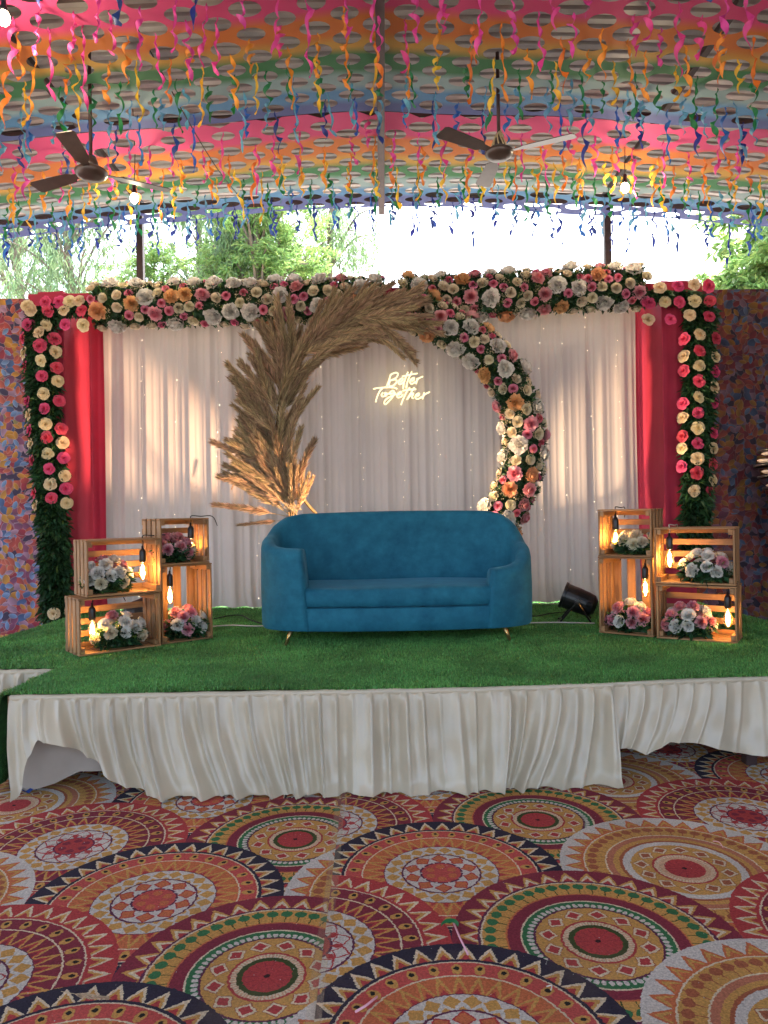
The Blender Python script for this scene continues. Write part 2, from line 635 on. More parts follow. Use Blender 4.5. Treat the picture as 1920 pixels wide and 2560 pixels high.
def make_rainbow_mat(name, stops):
    """stops: list of (depth coordinate, colour) along the sheet; bands blend softly where the dye meets"""
    m, nt, b = new_mat(name)
    oc = coords(nt)
    sep = nt.nodes.new('ShaderNodeSeparateXYZ')
    nt.links.new(oc, sep.inputs[0])
    y0, y1 = stops[0][0], stops[-1][0]
    n = noise(nt, oc, 1.3, 3.0)
    f = (E(nt, sep.outputs[1]) + (E(nt, n.outputs['Fac']) - 0.5) * 0.10 - y0) / (y1 - y0)
    rp = nt.nodes.new('ShaderNodeValToRGB')
    els = rp.color_ramp.elements
    pts = []
    w = 0.025
    for i in range(len(stops) - 1):
        a, bb = (stops[i][0] - y0) / (y1 - y0), (stops[i + 1][0] - y0) / (y1 - y0)
        pts.append((max(0.0, a + w if i else 0.0), stops[i][1]))
        pts.append((min(1.0, bb - w), stops[i][1]))
    while len(els) < len(pts):
        els.new(0.5)
    for e, (p, c) in zip(els, pts):
        e.position = p
        e.color = c
    nt.links.new(f.v, rp.inputs[0])
    col = rp.outputs[0]
    nt.links.new(col, b.inputs['Base Color'])
    b.inputs['Roughness'].default_value = 0.7
    tr = nt.nodes.new('ShaderNodeBsdfTranslucent')
    nt.links.new(col, tr.inputs['Color'])
    mx = nt.nodes.new('ShaderNodeMixShader')
    mx.inputs[0].default_value = 0.2
    nt.links.new(b.outputs[0], mx.inputs[1])
    nt.links.new(tr.outputs[0], mx.inputs[2])
    nt.links.new(mx.outputs[0], nt.nodes['Material Output'].inputs['Surface'])
    return m

def make_velvet():
    m, nt, b = new_mat('blue_velvet')
    oc = coords(nt)
    n1 = noise(nt, oc, 7.0, 7.0, 0.7)
    n2 = noise(nt, scaled(nt, oc, (1.5, 1.5, 2.2)), 5.0, 5.0, 0.65)
    f = E(nt, n1.outputs['Fac']) * 0.65 + E(nt, n2.outputs['Fac']) * 0.35
    col = ramp2(nt, f.v, lin(0.009, 0.095, 0.165), lin(0.022, 0.175, 0.265), 0.36, 0.66)
    nt.links.new(col, b.inputs['Base Color'])
    b.inputs['Roughness'].default_value = 0.75
    b.inputs['Specular IOR Level'].default_value = 0.2
    b.inputs['Sheen Weight'].default_value = 0.22
    b.inputs['Sheen Roughness'].default_value = 0.4
    b.inputs['Sheen Tint'].default_value = lin(0.25, 0.6, 0.85)
    nb = noise(nt, oc, 16.0, 5.0, 0.6)
    bump(nt, nb.outputs['Fac'], 0.25, 0.012, b)
    return m

def make_wood(name, c0, c1):
    m, nt, b = new_mat(name)
    oc = coords(nt)
    oi = nt.nodes.new('ShaderNodeObjectInfo')
    add = nt.nodes.new('ShaderNodeVectorMath')
    add.operation = 'ADD'
    nt.links.new(oc, add.inputs[0])
    cx = nt.nodes.new('ShaderNodeCombineXYZ')
    r = E(nt, oi.outputs['Random'])
    nt.links.new((r * 17.0).v, cx.inputs[0])
    nt.links.new((r * 9.0).v, cx.inputs[1])
    nt.links.new((r * 5.0).v, cx.inputs[2])
    nt.links.new(cx.outputs[0], add.inputs[1])
    n = noise(nt, scaled(nt, add.outputs[0], (2.5, 42, 42)), 1.0, 5.0, 0.6)
    col = ramp2(nt, n.outputs['Fac'], c0, c1, 0.3, 0.72)
    k = noise(nt, scaled(nt, add.outputs[0], (5, 16, 16)), 1.0, 1.0)
    knot = ramp2(nt, k.outputs['Fac'], lin(0, 0, 0), lin(1, 1, 1), 0.68, 0.76)
    col = mixc(nt, (E(nt, knot) * 0.55), col, lin(0.10, 0.045, 0.018))
    hs = nt.nodes.new('ShaderNodeHueSaturation')
    nt.links.new(col, hs.inputs['Color'])
    nt.links.new((r * 0.45 + 0.76).v, hs.inputs['Value'])
    nt.links.new(hs.outputs[0], b.inputs['Base Color'])
    b.inputs['Roughness'].default_value = 0.5
    bump(nt, n.outputs['Fac'], 0.15, 0.004, b)
    return m

def make_thin_glass(name, tint, gloss_rough=0.03, fac=0.12, frk=0.5):
    """thin clear glass: transparent with a grazing reflection"""
    m, nt, b = new_mat(name)
    nt.nodes.remove(b)
    t = nt.nodes.new('ShaderNodeBsdfTransparent')
    t.inputs[0].default_value = tint
    g = nt.nodes.new('ShaderNodeBsdfGlossy')
    g.inputs['Roughness'].default_value = gloss_rough
    g.inputs['Color'].default_value = lin(1, 0.95, 0.85)
    fr = nt.nodes.new('ShaderNodeLayerWeight')
    fr.inputs['Blend'].default_value = 0.25
    f = E(nt, fr.outputs['Fresnel']) * frk + fac
    mx = nt.nodes.new('ShaderNodeMixShader')
    nt.links.new(f.v, mx.inputs[0])
    nt.links.new(t.outputs[0], mx.inputs[1])
    nt.links.new(g.outputs[0], mx.inputs[2])
    nt.links.new(mx.outputs[0], nt.nodes['Material Output'].inputs['Surface'])
    return m

M = {}
M['carpet'] = make_carpet_mat()
M['print'] = make_print_mat('lit_petal_print_cloth', 1.15)  # print brightened in colour for the better lit side
M['print_shaded'] = make_print_mat('shaded_petal_print_cloth', 0.42)  # same print, darkened in colour to stand for the unlit side
M['velvet'] = make_velvet()
M['wood'] = make_wood('crate_pine', lin(0.25, 0.115, 0.042), lin(0.42, 0.235, 0.105))
M['turf'] = simple_mat('turf_backing', lin(0.025, 0.11, 0.025), 0.95, 0.3, 30)
M['blade'] = simple_mat('turf_blades', lin(0.12, 0.34, 0.085), 0.55, 0.35, 2.2, island=0.5, translucent=0.15)
M['satin'] = simple_mat('ivory_satin', lin(0.50, 0.43, 0.315), 0.28, 0.10, 4)
M['lining'] = simple_mat('shaded_lining', lin(0.33, 0.275, 0.225), 0.85, 0.08, 5)  # beige cloth with the shade under the skirt put into its colour
M['white_cloth'] = simple_mat('white_chiffon', lin(0.50, 0.455, 0.445), 0.75, 0.03, 3, translucent=0.04)
M['red_cloth'] = simple_mat('red_cloth', lin(0.40, 0.018, 0.055), 0.7, 0.12, 3, sheen=0.1)
M['ply'] = simple_mat('plywood', lin(0.20, 0.12, 0.06), 0.8, 0.25, 12)
M['dark_steel'] = simple_mat('dark_painted_steel', lin(0.045, 0.025, 0.022), 0.5, 0.3, 20)
M['brown_steel'] = simple_mat('maroon_painted_steel', lin(0.045, 0.018, 0.018), 0.55, 0.3, 14)
M['roof'] = simple_mat('corrugated_steel', lin(0.40, 0.39, 0.385), 0.5, 0.2, 2.5)
M['black'] = simple_mat('black_plastic', lin(0.012, 0.012, 0.014), 0.35, 0.3, 30)
M['black_matte'] = simple_mat('black_rubber', lin(0.018, 0.018, 0.018), 0.6, 0.3, 30)
M['white_cable'] = simple_mat('white_cable', lin(0.6, 0.58, 0.52), 0.5, 0.1, 30)
M['brass'] = simple_mat('aged_brass', lin(0.45, 0.32, 0.14), 0.3, 0.2, 30, metallic=0.9)
M['gold_metal'] = simple_mat('gold_painted_tube', lin(0.5, 0.36, 0.16), 0.35, 0.2, 30, metallic=0.6)
M['fan'] = simple_mat('brown_fan_enamel', lin(0.075, 0.05, 0.042), 0.32, 0.2, 12)
M['earth'] = simple_mat('bare_earth', lin(0.25, 0.235, 0.21), 0.95, 0.3, 0.6, bump_s=0.3, bump_scale=4)
M['leaf_garland'] = simple_mat('silk_leaf', lin(0.022, 0.075, 0.026), 0.5, 0.3, 8, island=0.55, translucent=0.12)
M['leaf_lime'] = simple_mat('lime_sprig', lin(0.16, 0.26, 0.05), 0.55, 0.2, 8, island=0.4, translucent=0.15)
M['breath'] = simple_mat('cream_filler_buds', lin(0.62, 0.55, 0.34), 0.6, 0.1, 20, island=0.2)
M['tree_leaf'] = simple_mat('gum_leaf', lin(0.24, 0.36, 0.17), 0.5, 0.2, 0.6, island=0.45, translucent=0.45)
M['tree_leaf_light'] = simple_mat('light_leaf', lin(0.28, 0.44, 0.14), 0.5, 0.2, 0.6, island=0.4, translucent=0.45)
M['bark'] = simple_mat('pale_bark', lin(0.22, 0.17, 0.13), 0.9, 0.35, 6, bump_s=0.4, bump_scale=14)
M['pampas'] = simple_mat('pampas_plume', lin(0.46, 0.335, 0.20), 0.8, 0.2, 6, island=0.5, objvar=0.22, translucent=0.2)
M['stalk'] = simple_mat('pampas_stalk', lin(0.25, 0.17, 0.08), 0.8, 0.2, 20)
M['cream_seat'] = simple_mat('pale_chair_pad', lin(0.5, 0.46, 0.42), 0.7, 0.1, 6)
def petal_mat(name, c, ov=0.12, core=None):
    m = simple_mat(name, c, 0.62, 0.10, 3.0, translucent=0.30, objvar=ov)
    if core is not None:                       # silk dyed deeper towards the heart of the bloom
        nt = m.node_tree
        rp = [n for n in nt.nodes if n.type == 'VALTORGB'][0]
        ln = nt.nodes.new('ShaderNodeVectorMath')
        ln.operation = 'LENGTH'
        sp_ = nt.nodes.new('ShaderNodeSeparateXYZ')
        nt.links.new(coords(nt), sp_.inputs[0])
        x_, y_ = E(nt, sp_.outputs[0]), E(nt, sp_.outputs[1])
        f_ = (1.0 - (x_ * x_ + y_ * y_).sqrt() / 0.62).max(0.0)
        tgt = [l.to_socket for l in nt.links if l.from_node == rp]
        mixed = mixc(nt, (f_ * 1.1).min(0.85), rp.outputs[0], core)
        for t_ in tgt:
            nt.links.new(mixed, t_)
    return m
M['pink'] = petal_mat('pink_silk', lin(0.86, 0.30, 0.42), 0.1, lin(0.55, 0.04, 0.10))
M['softpink'] = petal_mat('soft_pink_silk', lin(0.84, 0.47, 0.52), 0.1, lin(0.75, 0.18, 0.26))
M['hotpink'] = petal_mat('hot_pink_silk', lin(0.74, 0.085, 0.19))
M['cream'] = petal_mat('cream_silk', lin(0.86, 0.78, 0.60), 0.06)
M['white'] = petal_mat('white_silk', lin(0.86, 0.84, 0.79), 0.05)
M['orange'] = petal_mat('apricot_silk', lin(0.88, 0.53, 0.27), 0.08)
M['butter'] = petal_mat('butter_silk', lin(0.82, 0.68, 0.42), 0.1)
M['glass'] = make_thin_glass('amber_bulb_glass', lin(1.0, 0.88, 0.66))
M['tape'] = make_thin_glass('clear_seam_tape', lin(0.93, 0.92, 0.90), 0.35, 0.015, 0.14)
M['filament'] = emit_mat('glowing_filament', lin(1.0, 0.62, 0.24), 30.0)
M['led'] = emit_mat('lit_led_globe', lin(1.0, 0.80, 0.50), 14.0)
M['fairy'] = emit_mat('lit_fairy_bead', lin(1.0, 0.82, 0.56), 1.0)
M['neon'] = emit_mat('lit_neon_tube', lin(1.0, 0.86, 0.46), 0.19)
M['lens'] = emit_mat('lit_spot_lens', lin(1.0, 0.66, 0.36), 3.0)
RB = dict(pink='#d2487f', orange='#cc7633', yellow='#c59c45', green='#377c4e', aqua='#8fadb2', blue='#4f87b6', violet='#4c5a94')
RBL = {k: srgb(v) for k, v in RB.items()}
STREAM = {k: simple_mat('streamer_' + k, srgb(v), 0.5, 0.12, 6, translucent=0.3, objvar=0.15) for k, v in
          dict(pink='#d94a9c', orange='#e08a34', yellow='#e0b83c', green='#1f7a48', aqua='#5f9fc0', blue='#2f68b8', violet='#2c3f8a').items()}

# ================================================================ ground and carpet
mb = MB()
mb.add([(-150, -150, -0.012), (150, -150, -0.012), (150, 150, -0.012), (-150, 150, -0.012)], [(0, 1, 2, 3)])
tag(mb.build('ground', M['earth']), kind='structure')

# right strip lies square to the stage, left strip is turned a little and tucks under it; the seam runs between
SEAM = [(-0.170, -3.0), (-0.275, 8.4)]
def sheet(name, pts, z, origin, ang):
    c, s = math.cos(-ang), math.sin(-ang)
    loc = [((p[0] - origin[0]) * c - (p[1] - origin[1]) * s, (p[0] - origin[0]) * s + (p[1] - origin[1]) * c, 0) for p in pts]
    m_ = MB()
    m_.add(loc, [(0, 1, 2, 3)])
    o = m_.build(name, M['carpet'], loc=(origin[0], origin[1], z), rot=(0, 0, ang))
    return tag(o, kind='structure')
sheet('carpet', [(SEAM[0][0], SEAM[0][1]), (7.0, -3.0), (7.0, 8.4), (SEAM[1][0], SEAM[1][1])], 0.004, (-0.273, 2.387), 0.0)
sheet('carpet', [(-7.0, -3.0), (SEAM[0][0], SEAM[0][1]), (SEAM[1][0], SEAM[1][1]), (-7.0, 8.4)], 0.0, (-1.318, 2.215), RAD(1.7))
# clear tape over the seam
def seam_x(y):
    t = (y - SEAM[0][1]) / (SEAM[1][1] - SEAM[0][1])
    return SEAM[0][0] + t * (SEAM[1][0] - SEAM[0][0])
mb = MB()
_rng = np.random.default_rng(5)
ys = np.linspace(1.2, 3.85, 60)
hz = 0.006 + 0.0007 * _rng.random((60, 5))
mb.grid(60, 5, lambda i, j: (seam_x(ys[i]) + (j - 2) * 0.0115 + 0.003 * math.sin(ys[i] * 5), ys[i], hz[i, j] + 0.001))
tag(mb.build('seam_tape', M['tape'], smooth=True), 'clear plastic tape stuck along the carpet seam', 'tape')

# ================================================================ stage
FRONT_Y, REAR_Y, BACK_Y = 3.78, 4.42, 7.55
FX0, FX1, RX0, RX1 = -1.945, 2.42, -2.87, 2.93
def front_y(x):
    return FRONT_Y + max(0.0, x - 0.4) * 0.075
stage = empty('stage_platform', (0, 5.5, 0), label='low stage covered in green artificial turf under the blue sofa', cat='stage')
def st(o):
    o.location = Vector(o.location) - Vector((0, 5.5, 0))
    return o
mb = MB()
xs = np.linspace(FX0, FX1, 21)
top = [(x, front_y(x) + 0.012) for x in xs] + [(FX1, REAR_Y), (FX0, REAR_Y)]
n = len(top)
zb, zt = STAGE_Z - 0.07, STAGE_Z - 0.012
mb.add([(x, y, zb) for x, y in top] + [(x, y, zt) for x, y in top], [tuple(range(n))[::-1], tuple(range(n, 2 * n))] + [(i, (i + 1) % n, (i + 1) % n + n, i + n) for i in range(n)])
st(mb.build('front_deck', M['ply'], stage))
mb = MB()
mb.box(((RX0 + RX1) / 2, (REAR_Y + 0.003 + BACK_Y) / 2, (zb + zt) / 2), (RX1 - RX0, BACK_Y - REAR_Y - 0.003, zt - zb))
st(mb.build('rear_deck', M['ply'], stage))
for lx, ly in ((FX0 + 0.022, 3.83), (0.1, 3.9), (1.95, 4.0), (FX0 + 0.045, 4.37), (RX0 + 0.05, 4.5), (RX1 - 0.05, 4.5), (RX0 + 0.05, 7.4), (RX1 - 0.05, 7.4), (0.0, 7.4)):
    mb = MB()
    mb.bbox((lx, ly, 0.006 + (zb - 0.006) / 2), (0.06, 0.06, zb - 0.006), 0.004)
    st(mb.build('leg', M['brown_steel'], stage))
# turf sheet with a slightly uneven lie, then its blades
rng = np.random.default_rng(11)
def turf_z(x, y):
    return STAGE_Z + 0.004 * np.sin(x * 2.1 + 0.6) * np.sin(y * 2.7) + 0.003 * np.sin(x * 5.3 + y * 3.1)
def turf_patch(x0, x1, y0fn, y1, nx, ny):
    V, F = [], []
    for i in range(nx + 1):
        x = x0 + (x1 - x0) * i / nx
        ya = y0fn(x)
        for j in range(ny + 1):
            y = ya + (y1 - ya) * j / ny
            V.append((x, y, float(turf_z(x, y))))
    for i in range(nx):
        for j in range(ny):
            a = i * (ny + 1) + j
            F.append((a, a + ny + 1, a + ny + 2, a + 1))
    return V, F
mb = MB()
mb.add(*turf_patch(FX0, FX1, lambda x: front_y(x), REAR_Y, 60, 10))
mb.add(*turf_patch(RX0, RX1, lambda x: REAR_Y, BACK_Y, 80, 44))
st(mb.build('turf', M['turf'], stage, smooth=True))
def blades(n, x0, x1, y0, y1):
    x = x0 + (x1 - x0) * rng.random(n)
    y = y0 + (y1 - y0) * rng.random(n)
    return x, y
bx1, by1 = blades(160000, FX0 - 0.015, FX1, FRONT_Y - 0.005, REAR_Y)
fy = FRONT_Y + np.maximum(0, bx1 - 0.4) * 0.075
k = by1 > fy - 0.008
bx1, by1 = bx1[k], by1[k]
bx2, by2 = blades(260000, RX0 - 0.01, RX1 + 0.01, REAR_Y, 6.4)
bx3, by3 = blades(60000, RX0 - 0.01, RX1 + 0.01, 6.4, 7.3)
bx, by = np.concatenate([bx1, bx2, bx3]), np.concatenate([by1, by2, by3])
nb = len(bx)
an = rng.random(nb) * 2 * np.pi
ln = 0.013 + 0.013 * rng.random(nb)
tilt = 0.35 + 0.75 * rng.random(nb)
wd = 0.0028 + 0.0018 * rng.random(nb)
V = np.empty((nb, 3, 3))
zz = turf_z(bx, by) - 0.001
V[:, 0] = np.stack([bx - np.sin(an) * wd, by + np.cos(an) * wd, zz], 1)
V[:, 1] = np.stack([bx + np.sin(an) * wd, by - np.cos(an) * wd, zz], 1)
V[:, 2] = np.stack([bx + np.cos(an) * ln * np.sin(tilt), by + np.sin(an) * ln * np.sin(tilt), zz + ln * np.cos(tilt)], 1)
V[:, :, 1] -= 5.5
tag(np_mesh('turf_blades', V.reshape(-1, 3), np.arange(nb * 3).reshape(-1, 3), M['blade'], stage), kind='stuff')
# turf flap hanging over the end of the front deck
flap = MB()
def flap_pt(i, j):
    t = i / 22.0
    y = 3.80 + 0.60 * j / 14.0
    out = 0.03 + 0.055 * t + 0.02 * math.sin(j * 0.9 + t * 3)
    return (FX0 - out if i > 0 else FX0 - 0.005, y - 5.5, (STAGE_Z + 0.002) - 0.48 * t)
flap.grid(23, 15, flap_pt)
flap.build('turf_flap', M['turf'], stage, smooth=True)
nf = 26000
t = rng.random(nf); jj = rng.random(nf)
px = FX0 - (0.03 + 0.055 * t + 0.02 * np.sin(jj * 14 * 0.9 + t * 3)); py = 3.80 + 0.6 * jj; pz = STAGE_Z + 0.002 - 0.48 * t
an = rng.random(nf) * 2 * np.pi
V = np.empty((nf, 3, 3))
V[:, 0] = np.stack([px, py - 0.003, pz], 1); V[:, 1] = np.stack([px, py + 0.003, pz], 1)
V[:, 2] = np.stack([px - 0.014 - 0.008 * rng.random(nf), py + 0.014 * np.cos(an), pz + 0.014 * np.sin(an) - 0.004], 1)
V[:, :, 1] -= 5.5
tag(np_mesh('turf_flap_blades', V.reshape(-1, 3), np.arange(nf * 3).reshape(-1, 3), M['blade'], stage), kind='stuff')

# ---------------------------------------------------------------- pleated skirts
def interp(pts, x):
    xs_, ys_ = zip(*pts)
    return float(np.interp(x, xs_, ys_))
def skirt(name, label, x0, x1, yfn, hem, ztop, seed, lean_pts, pleat=0.088, amp=0.068, group=None):
    rng = random.Random(seed)
    nx, nt_ = int((x1 - x0) / 0.0085), 34
    ph = [rng.uniform(0, 6.28) for _ in range(6)]
    V, F = [], []
    for i in range(nx + 1):
        x = x0 + (x1 - x0) * i / nx
        pl = (x - x0) / pleat
        kk = math.floor(pl)
        fr = pl - kk
        pr = random.Random(seed * 1000 + kk)
        pa = pr.uniform(0.4, 1.7)
        for j in range(nt_ + 1):
            t = j / nt_
            h = interp(hem, x)
            z = ztop - t * (ztop - h)
            # knife pleats at the band, opening into loose folds lower down
            saw = (fr ** 4) * 0.030 * pa * min(1.0, t * 14) * (1 - 0.5 * t)
            open_ = 0.5 + 0.5 * math.cos(2 * math.pi * fr + 0.5 * math.sin(ph[0] + kk * 1.7))
            a1 = amp * 0.50 * pa * (t ** 0.5) * (1 - 0.45 * t)
            wide = 0.5 + 0.5 * math.sin(2 * math.pi * x / 0.205 + ph[1] + 1.5 * math.sin(x * 3.1 + ph[2]))
            wide2 = 0.5 + 0.5 * math.sin(2 * math.pi * x / 0.33 + ph[3] + 1.2 * math.sin(x * 2.2 + ph[4]))
            off = saw + a1 * open_ + amp * (t ** 1.0) * (1 - 0.42 * t) * (1.15 * wide ** 1.5 + 0.7 * wide2)
            crease = 0.004 * t * math.sin(x * 41 + z * 23 + ph[5]) + 0.003 * t * math.sin(x * 17 - z * 37)
            flare = 0.075 * t ** 1.7
            lx = interp(lean_pts, x) * t ** 1.8
            y = yfn(x) - 0.006 - off - crease - flare
            if h < 0.03 and t > 0.9:
                q = (t - 0.9) / 0.1
                y -= 0.022 * q * (0.5 + 0.6 * wide)
                z = max(z, 0.008 + 0.010 * wide2 * q)
            V.append((x + lx, y, z))
    w = nt_ + 1
    for i in range(nx):
        for j in range(nt_):
            a = i * w + j
            F.append((a, a + 1, a + w + 1, a + w))
    cx = (x0 + x1) / 2
    root = empty(name, (cx, yfn(cx), 0), label=label, cat='stage skirt', group=group)
    cy = yfn(cx)
    m_ = MB()
    m_.add([(v[0] - cx, v[1] - cy, v[2]) for v in V], F)
    m_.build('pleated_cloth', M['satin'], root, smooth=True)
    # flat waistband over the pleats
    m_ = MB()
    nb_ = 90
    m_.grid(nb_ + 1, 4, lambda i, j: (x0 + (x1 - x0) * i / nb_ - cx, yfn(x0 + (x1 - x0) * i / nb_) - cy - (0.0085, 0.0105, 0.0105, 0.0)[j] - 0.0015 * math.sin(i * 1.9),
                                     (ztop - 0.016, ztop - 0.014, ztop + 0.009, ztop + 0.014)[j] + 0.0015 * math.sin(i * 0.7)))
    m_.build('waistband', M['satin'], root, smooth=True)
    return root
hem_main = [(-1.93, 0.012), (-1.89, 0.03), (-1.855, 0.18), (-1.80, 0.30), (-1.657, 0.272), (-1.534, 0.177), (-1.43, 0.083), (-1.28, 0.006), (1.4, 0.006)]
lean_main = [(-1.93, 0.075), (-1.86, 0.06), (-1.75, 0.06), (-1.5, 0.10), (-1.25, 0.13), (-0.95, 0.14), (-0.70, 0.13), (-0.45, 0.05), (-0.2, 0.0), (0.35, 0.02), (0.6, -0.05), (0.85, -0.17), (1.05, -0.10), (1.17, -0.01)]
skirt('stage_skirt', 'long ivory pleated satin skirt along the stage front with one tucked-up end', -1.925, 1.17, front_y, hem_main, STAGE_Z - 0.016, 3, lean_main)
hem_r = [(1.165, 0.17), (1.338, 0.185), (1.443, 0.135), (1.559, 0.20), (1.687, 0.19), (1.86, 0.13), (1.93, 0.11), (2.12, 0.12), (2.45, 0.08)]
lean_r = [(1.165, -0.02), (1.35, -0.12), (1.5, -0.12), (1.7, -0.11), (1.9, -0.06), (2.1, 0.0)]
skirt('stage_skirt', 'shorter ivory satin skirt piece whose hem hangs clear of the carpet', 1.165, 2.415, lambda x: front_y(x) + 0.012, hem_r, STAGE_Z - 0.014, 5, lean_r, amp=0.03)
skirt('stage_skirt', 'narrow ivory skirt on the set-back stage edge beside the printed cloth', RX0, FX0 - 0.03, lambda x: REAR_Y, [(-3, 0.02), (0, 0.02)], STAGE_Z - 0.016, 9, [(-3, 0.0), (0, 0.0)], pleat=0.10)
# plain lining cloth that shows where the hems are tucked up
def lining(label, x0, x1, yfn, hem, ztop, seed):
    m_ = MB()
    nx, nt_ = 60, 16
    rr = random.Random(seed)
    a, b = rr.uniform(0, 6), rr.uniform(0, 6)
    cx, cy = (x0 + x1) / 2, yfn((x0 + x1) / 2)
    def fn(i, j):
        x = x0 + (x1 - x0) * i / nx
        t = j / nt_
        z = ztop - t * (ztop - interp(hem, x))
        y = yfn(x) - 0.02 * t * math.sin(x * 7 + a) - 0.012 * t * math.sin(x * 19 + t * 4 + b) - 0.02 * t
        return (x - cx, y - cy, z)
    m_.grid(nx + 1, nt_ + 1, fn)
    tag(m_.build('lining_cloth', M['lining'], smooth=True, loc=(cx, cy, 0)), label, 'cloth')
lining('plain beige lining cloth showing under the tucked-up skirt hem by the steel leg', -1.885, -1.0, lambda x: FRONT_Y + 0.03, [(-1.88, 0.012), (-1.80, 0.02), (-1.70, 0.045), (-1.58, 0.10), (-1.466, 0.10), (-1.3, 0.06), (-1.0, 0.03)], STAGE_Z - 0.075, 4)
# ================================================================ backdrop cloths
def pleat_fn(seed, periods, amps):
    rr = random.Random(seed)
    ph = [(rr.uniform(0, 6.28), rr.uniform(0, 6.28), rr.uniform(0.6, 2.0)) for _ in periods]
    def f(x):
        s = 0.0
        for (p, a, q), T, A in zip(ph, periods, amps):
            w = 0.5 + 0.5 * math.sin(2 * math.pi * x / T + p + 1.1 * math.sin(x * q * 2.3 + a))
            s += A * (w ** 2.2)
        return s
    return f

CUR_Y = 7.17
CX0, CX1 = -2.69, 2.455
pf = pleat_fn(21, (0.19, 0.071, 0.43, 1.1), (0.020, 0.006, 0.026, 0.03))
mb = MB()
nx, nz = 760, 26
ztop = 3.39
def cur(i, j):
    x = CX0 + (CX1 - CX0) * i / nx
    t = j / nz
    z = ztop + (STAGE_Z + 0.008 - ztop) * t
    sway = 0.02 * math.sin(x * 1.9 + t * 2.0) * t
    y = CUR_Y - pf(x + sway) * (0.75 + 0.35 * t) - 0.01 * math.sin(t * 5 + x)
    xx = x + sway * 0.8
    if t > 0.93:                                   # hem spreads and puddles on the turf
        q = (t - 0.93) / 0.07
        y -= 0.10 * q * q * (0.5 + 0.5 * math.sin(x * 9) * 0.5)
        xx += 0.04 * q * q * math.sin(x * 4)
        z += 0.012 * q * (0.5 + 0.5 * math.sin(x * 31))
    return (xx, y - CUR_Y, z)
mb.grid(nx + 1, nz + 1, cur)
tag(mb.build('white_curtain', M['white_cloth'], smooth=True, loc=(0, CUR_Y, 0)), 'wide white pleated curtain hung behind the round floral arch', 'curtain')
mb = MB()
mb.tube([(-3.25, 7.30, 3.40), (2.98, 7.30, 3.40)], 0.022, 8)
for x in (-3.25, -0.15, 2.98):
    mb.tube([(x, 7.30, 0.006 if abs(x) > 2.93 else STAGE_Z), (x, 7.30, 3.40)], 0.022, 8)
tag(mb.build('backdrop_frame', M['dark_steel']), 'dark steel pipe frame that carries the white curtain', 'frame')

# red cloth panels that flank the curtain, with a return towards it, and a red pelmet above
def red_panel(label, plan, seed):
    """plan: list of (x, y) corner points of the cloth seen from above"""
    pts = []
    for (a, b) in zip(plan[:-1], plan[1:]):
        L = math.hypot(b[0] - a[0], b[1] - a[1])
        n_ = max(4, int(L / 0.012))
        for i in range(n_):
            pts.append((a[0] + (b[0] - a[0]) * i / n_, a[1] + (b[1] - a[1]) * i / n_))
    pts.append(plan[-1])
    f = pleat_fn(seed, (0.21, 0.09), (0.012, 0.005))
    m_ = MB()
    nz_ = 30
    ox, oy = plan[0]
    def fn(i, j):
        t = j / nz_
        x, y = pts[i]
        z = 3.46 * (1 - t) + 0.012
        s = i * 0.012
        d = f(s + 0.02 * math.sin(t * 3)) + 0.006 * math.sin(t * 7 + s * 9) * (1 - t)
        return (x - ox, y - oy - d, z)
    m_.grid(len(pts), nz_ + 1, fn)
    tag(m_.build('red_drape', M['red_cloth'], smooth=True, loc=(ox, oy, 0)), label, 'drape')
red_panel('red cloth drape between white curtain and the leafy column that reaches the floor', [(-3.14, 6.80), (-2.90, 6.78), (-2.845, 7.245), (-2.60, 7.25)], 3)
red_panel('red cloth drape between the white curtain and the leafy column beside the stacked chairs', [(2.36, 7.25), (2.515, 7.245), (2.57, 6.78), (2.86, 6.80)], 8)
mb = MB()
f = pleat_fn(14, (0.5, 0.17), (0.03, 0.012))
def pel(i, j):
    x = -3.22 + 6.16 * i / 200
    t = j / 10
    z = 3.45 - 0.20 * t - (0.03 * math.sin(x * 2.2) * t)
    return (x, -f(x + t * 0.1) * (0.3 + t), z)
mb.grid(201, 11, pel)
tag(mb.build('red_pelmet', M['red_cloth'], smooth=True, loc=(0, 6.775, 0)), 'red cloth pelmet stretched along the top behind the rose swags', 'pelmet')

# petal-printed cloth walls on both sides
def print_wall(label, x0, x1, y, ztop, seed):
    f = pleat_fn(seed, (0.62, 0.27), (0.035, 0.012))
    m_ = MB()
    def fn(i, j):
        x = x0 + (x1 - x0) * i / 160
        z = ztop * (1 - j / 30.0) + 0.01
        return (x - x0, -f(x) * (0.35 + 0.65 * j / 30.0) - 0.01 * math.sin(z * 4 + x * 3), z)
    m_.grid(161, 31, fn)
    tag(m_.build('printed_cloth_backdrop', M['print_shaded'] if x0 > 0 else M['print'], smooth=True, loc=(x0, y, 0)), label, 'cloth wall')
print_wall('petal-printed cloth wall beside the leafy column with the set-back skirt below it', -6.6, -3.05, 7.02, P(20, 648, 7.02).z, 2)
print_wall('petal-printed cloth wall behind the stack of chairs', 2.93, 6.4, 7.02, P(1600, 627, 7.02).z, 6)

# unseen cloth wall added outside the view to cut the light on that side
mb = MB()
f = pleat_fn(17, (0.62, 0.27), (0.035, 0.012))
mb.grid(161, 9, lambda i, j: (f(i * 0.05) - 0.02, -7.6 * i / 160.0, 3.9 * (1 - j / 8.0) + 0.01))
tag(mb.build('light_blocking_cloth', M['print_shaded'], smooth=True, loc=(5.9, 6.95, 0)), 'unseen petal-printed cloth added past the chairs to keep light off that side', 'cloth wall')

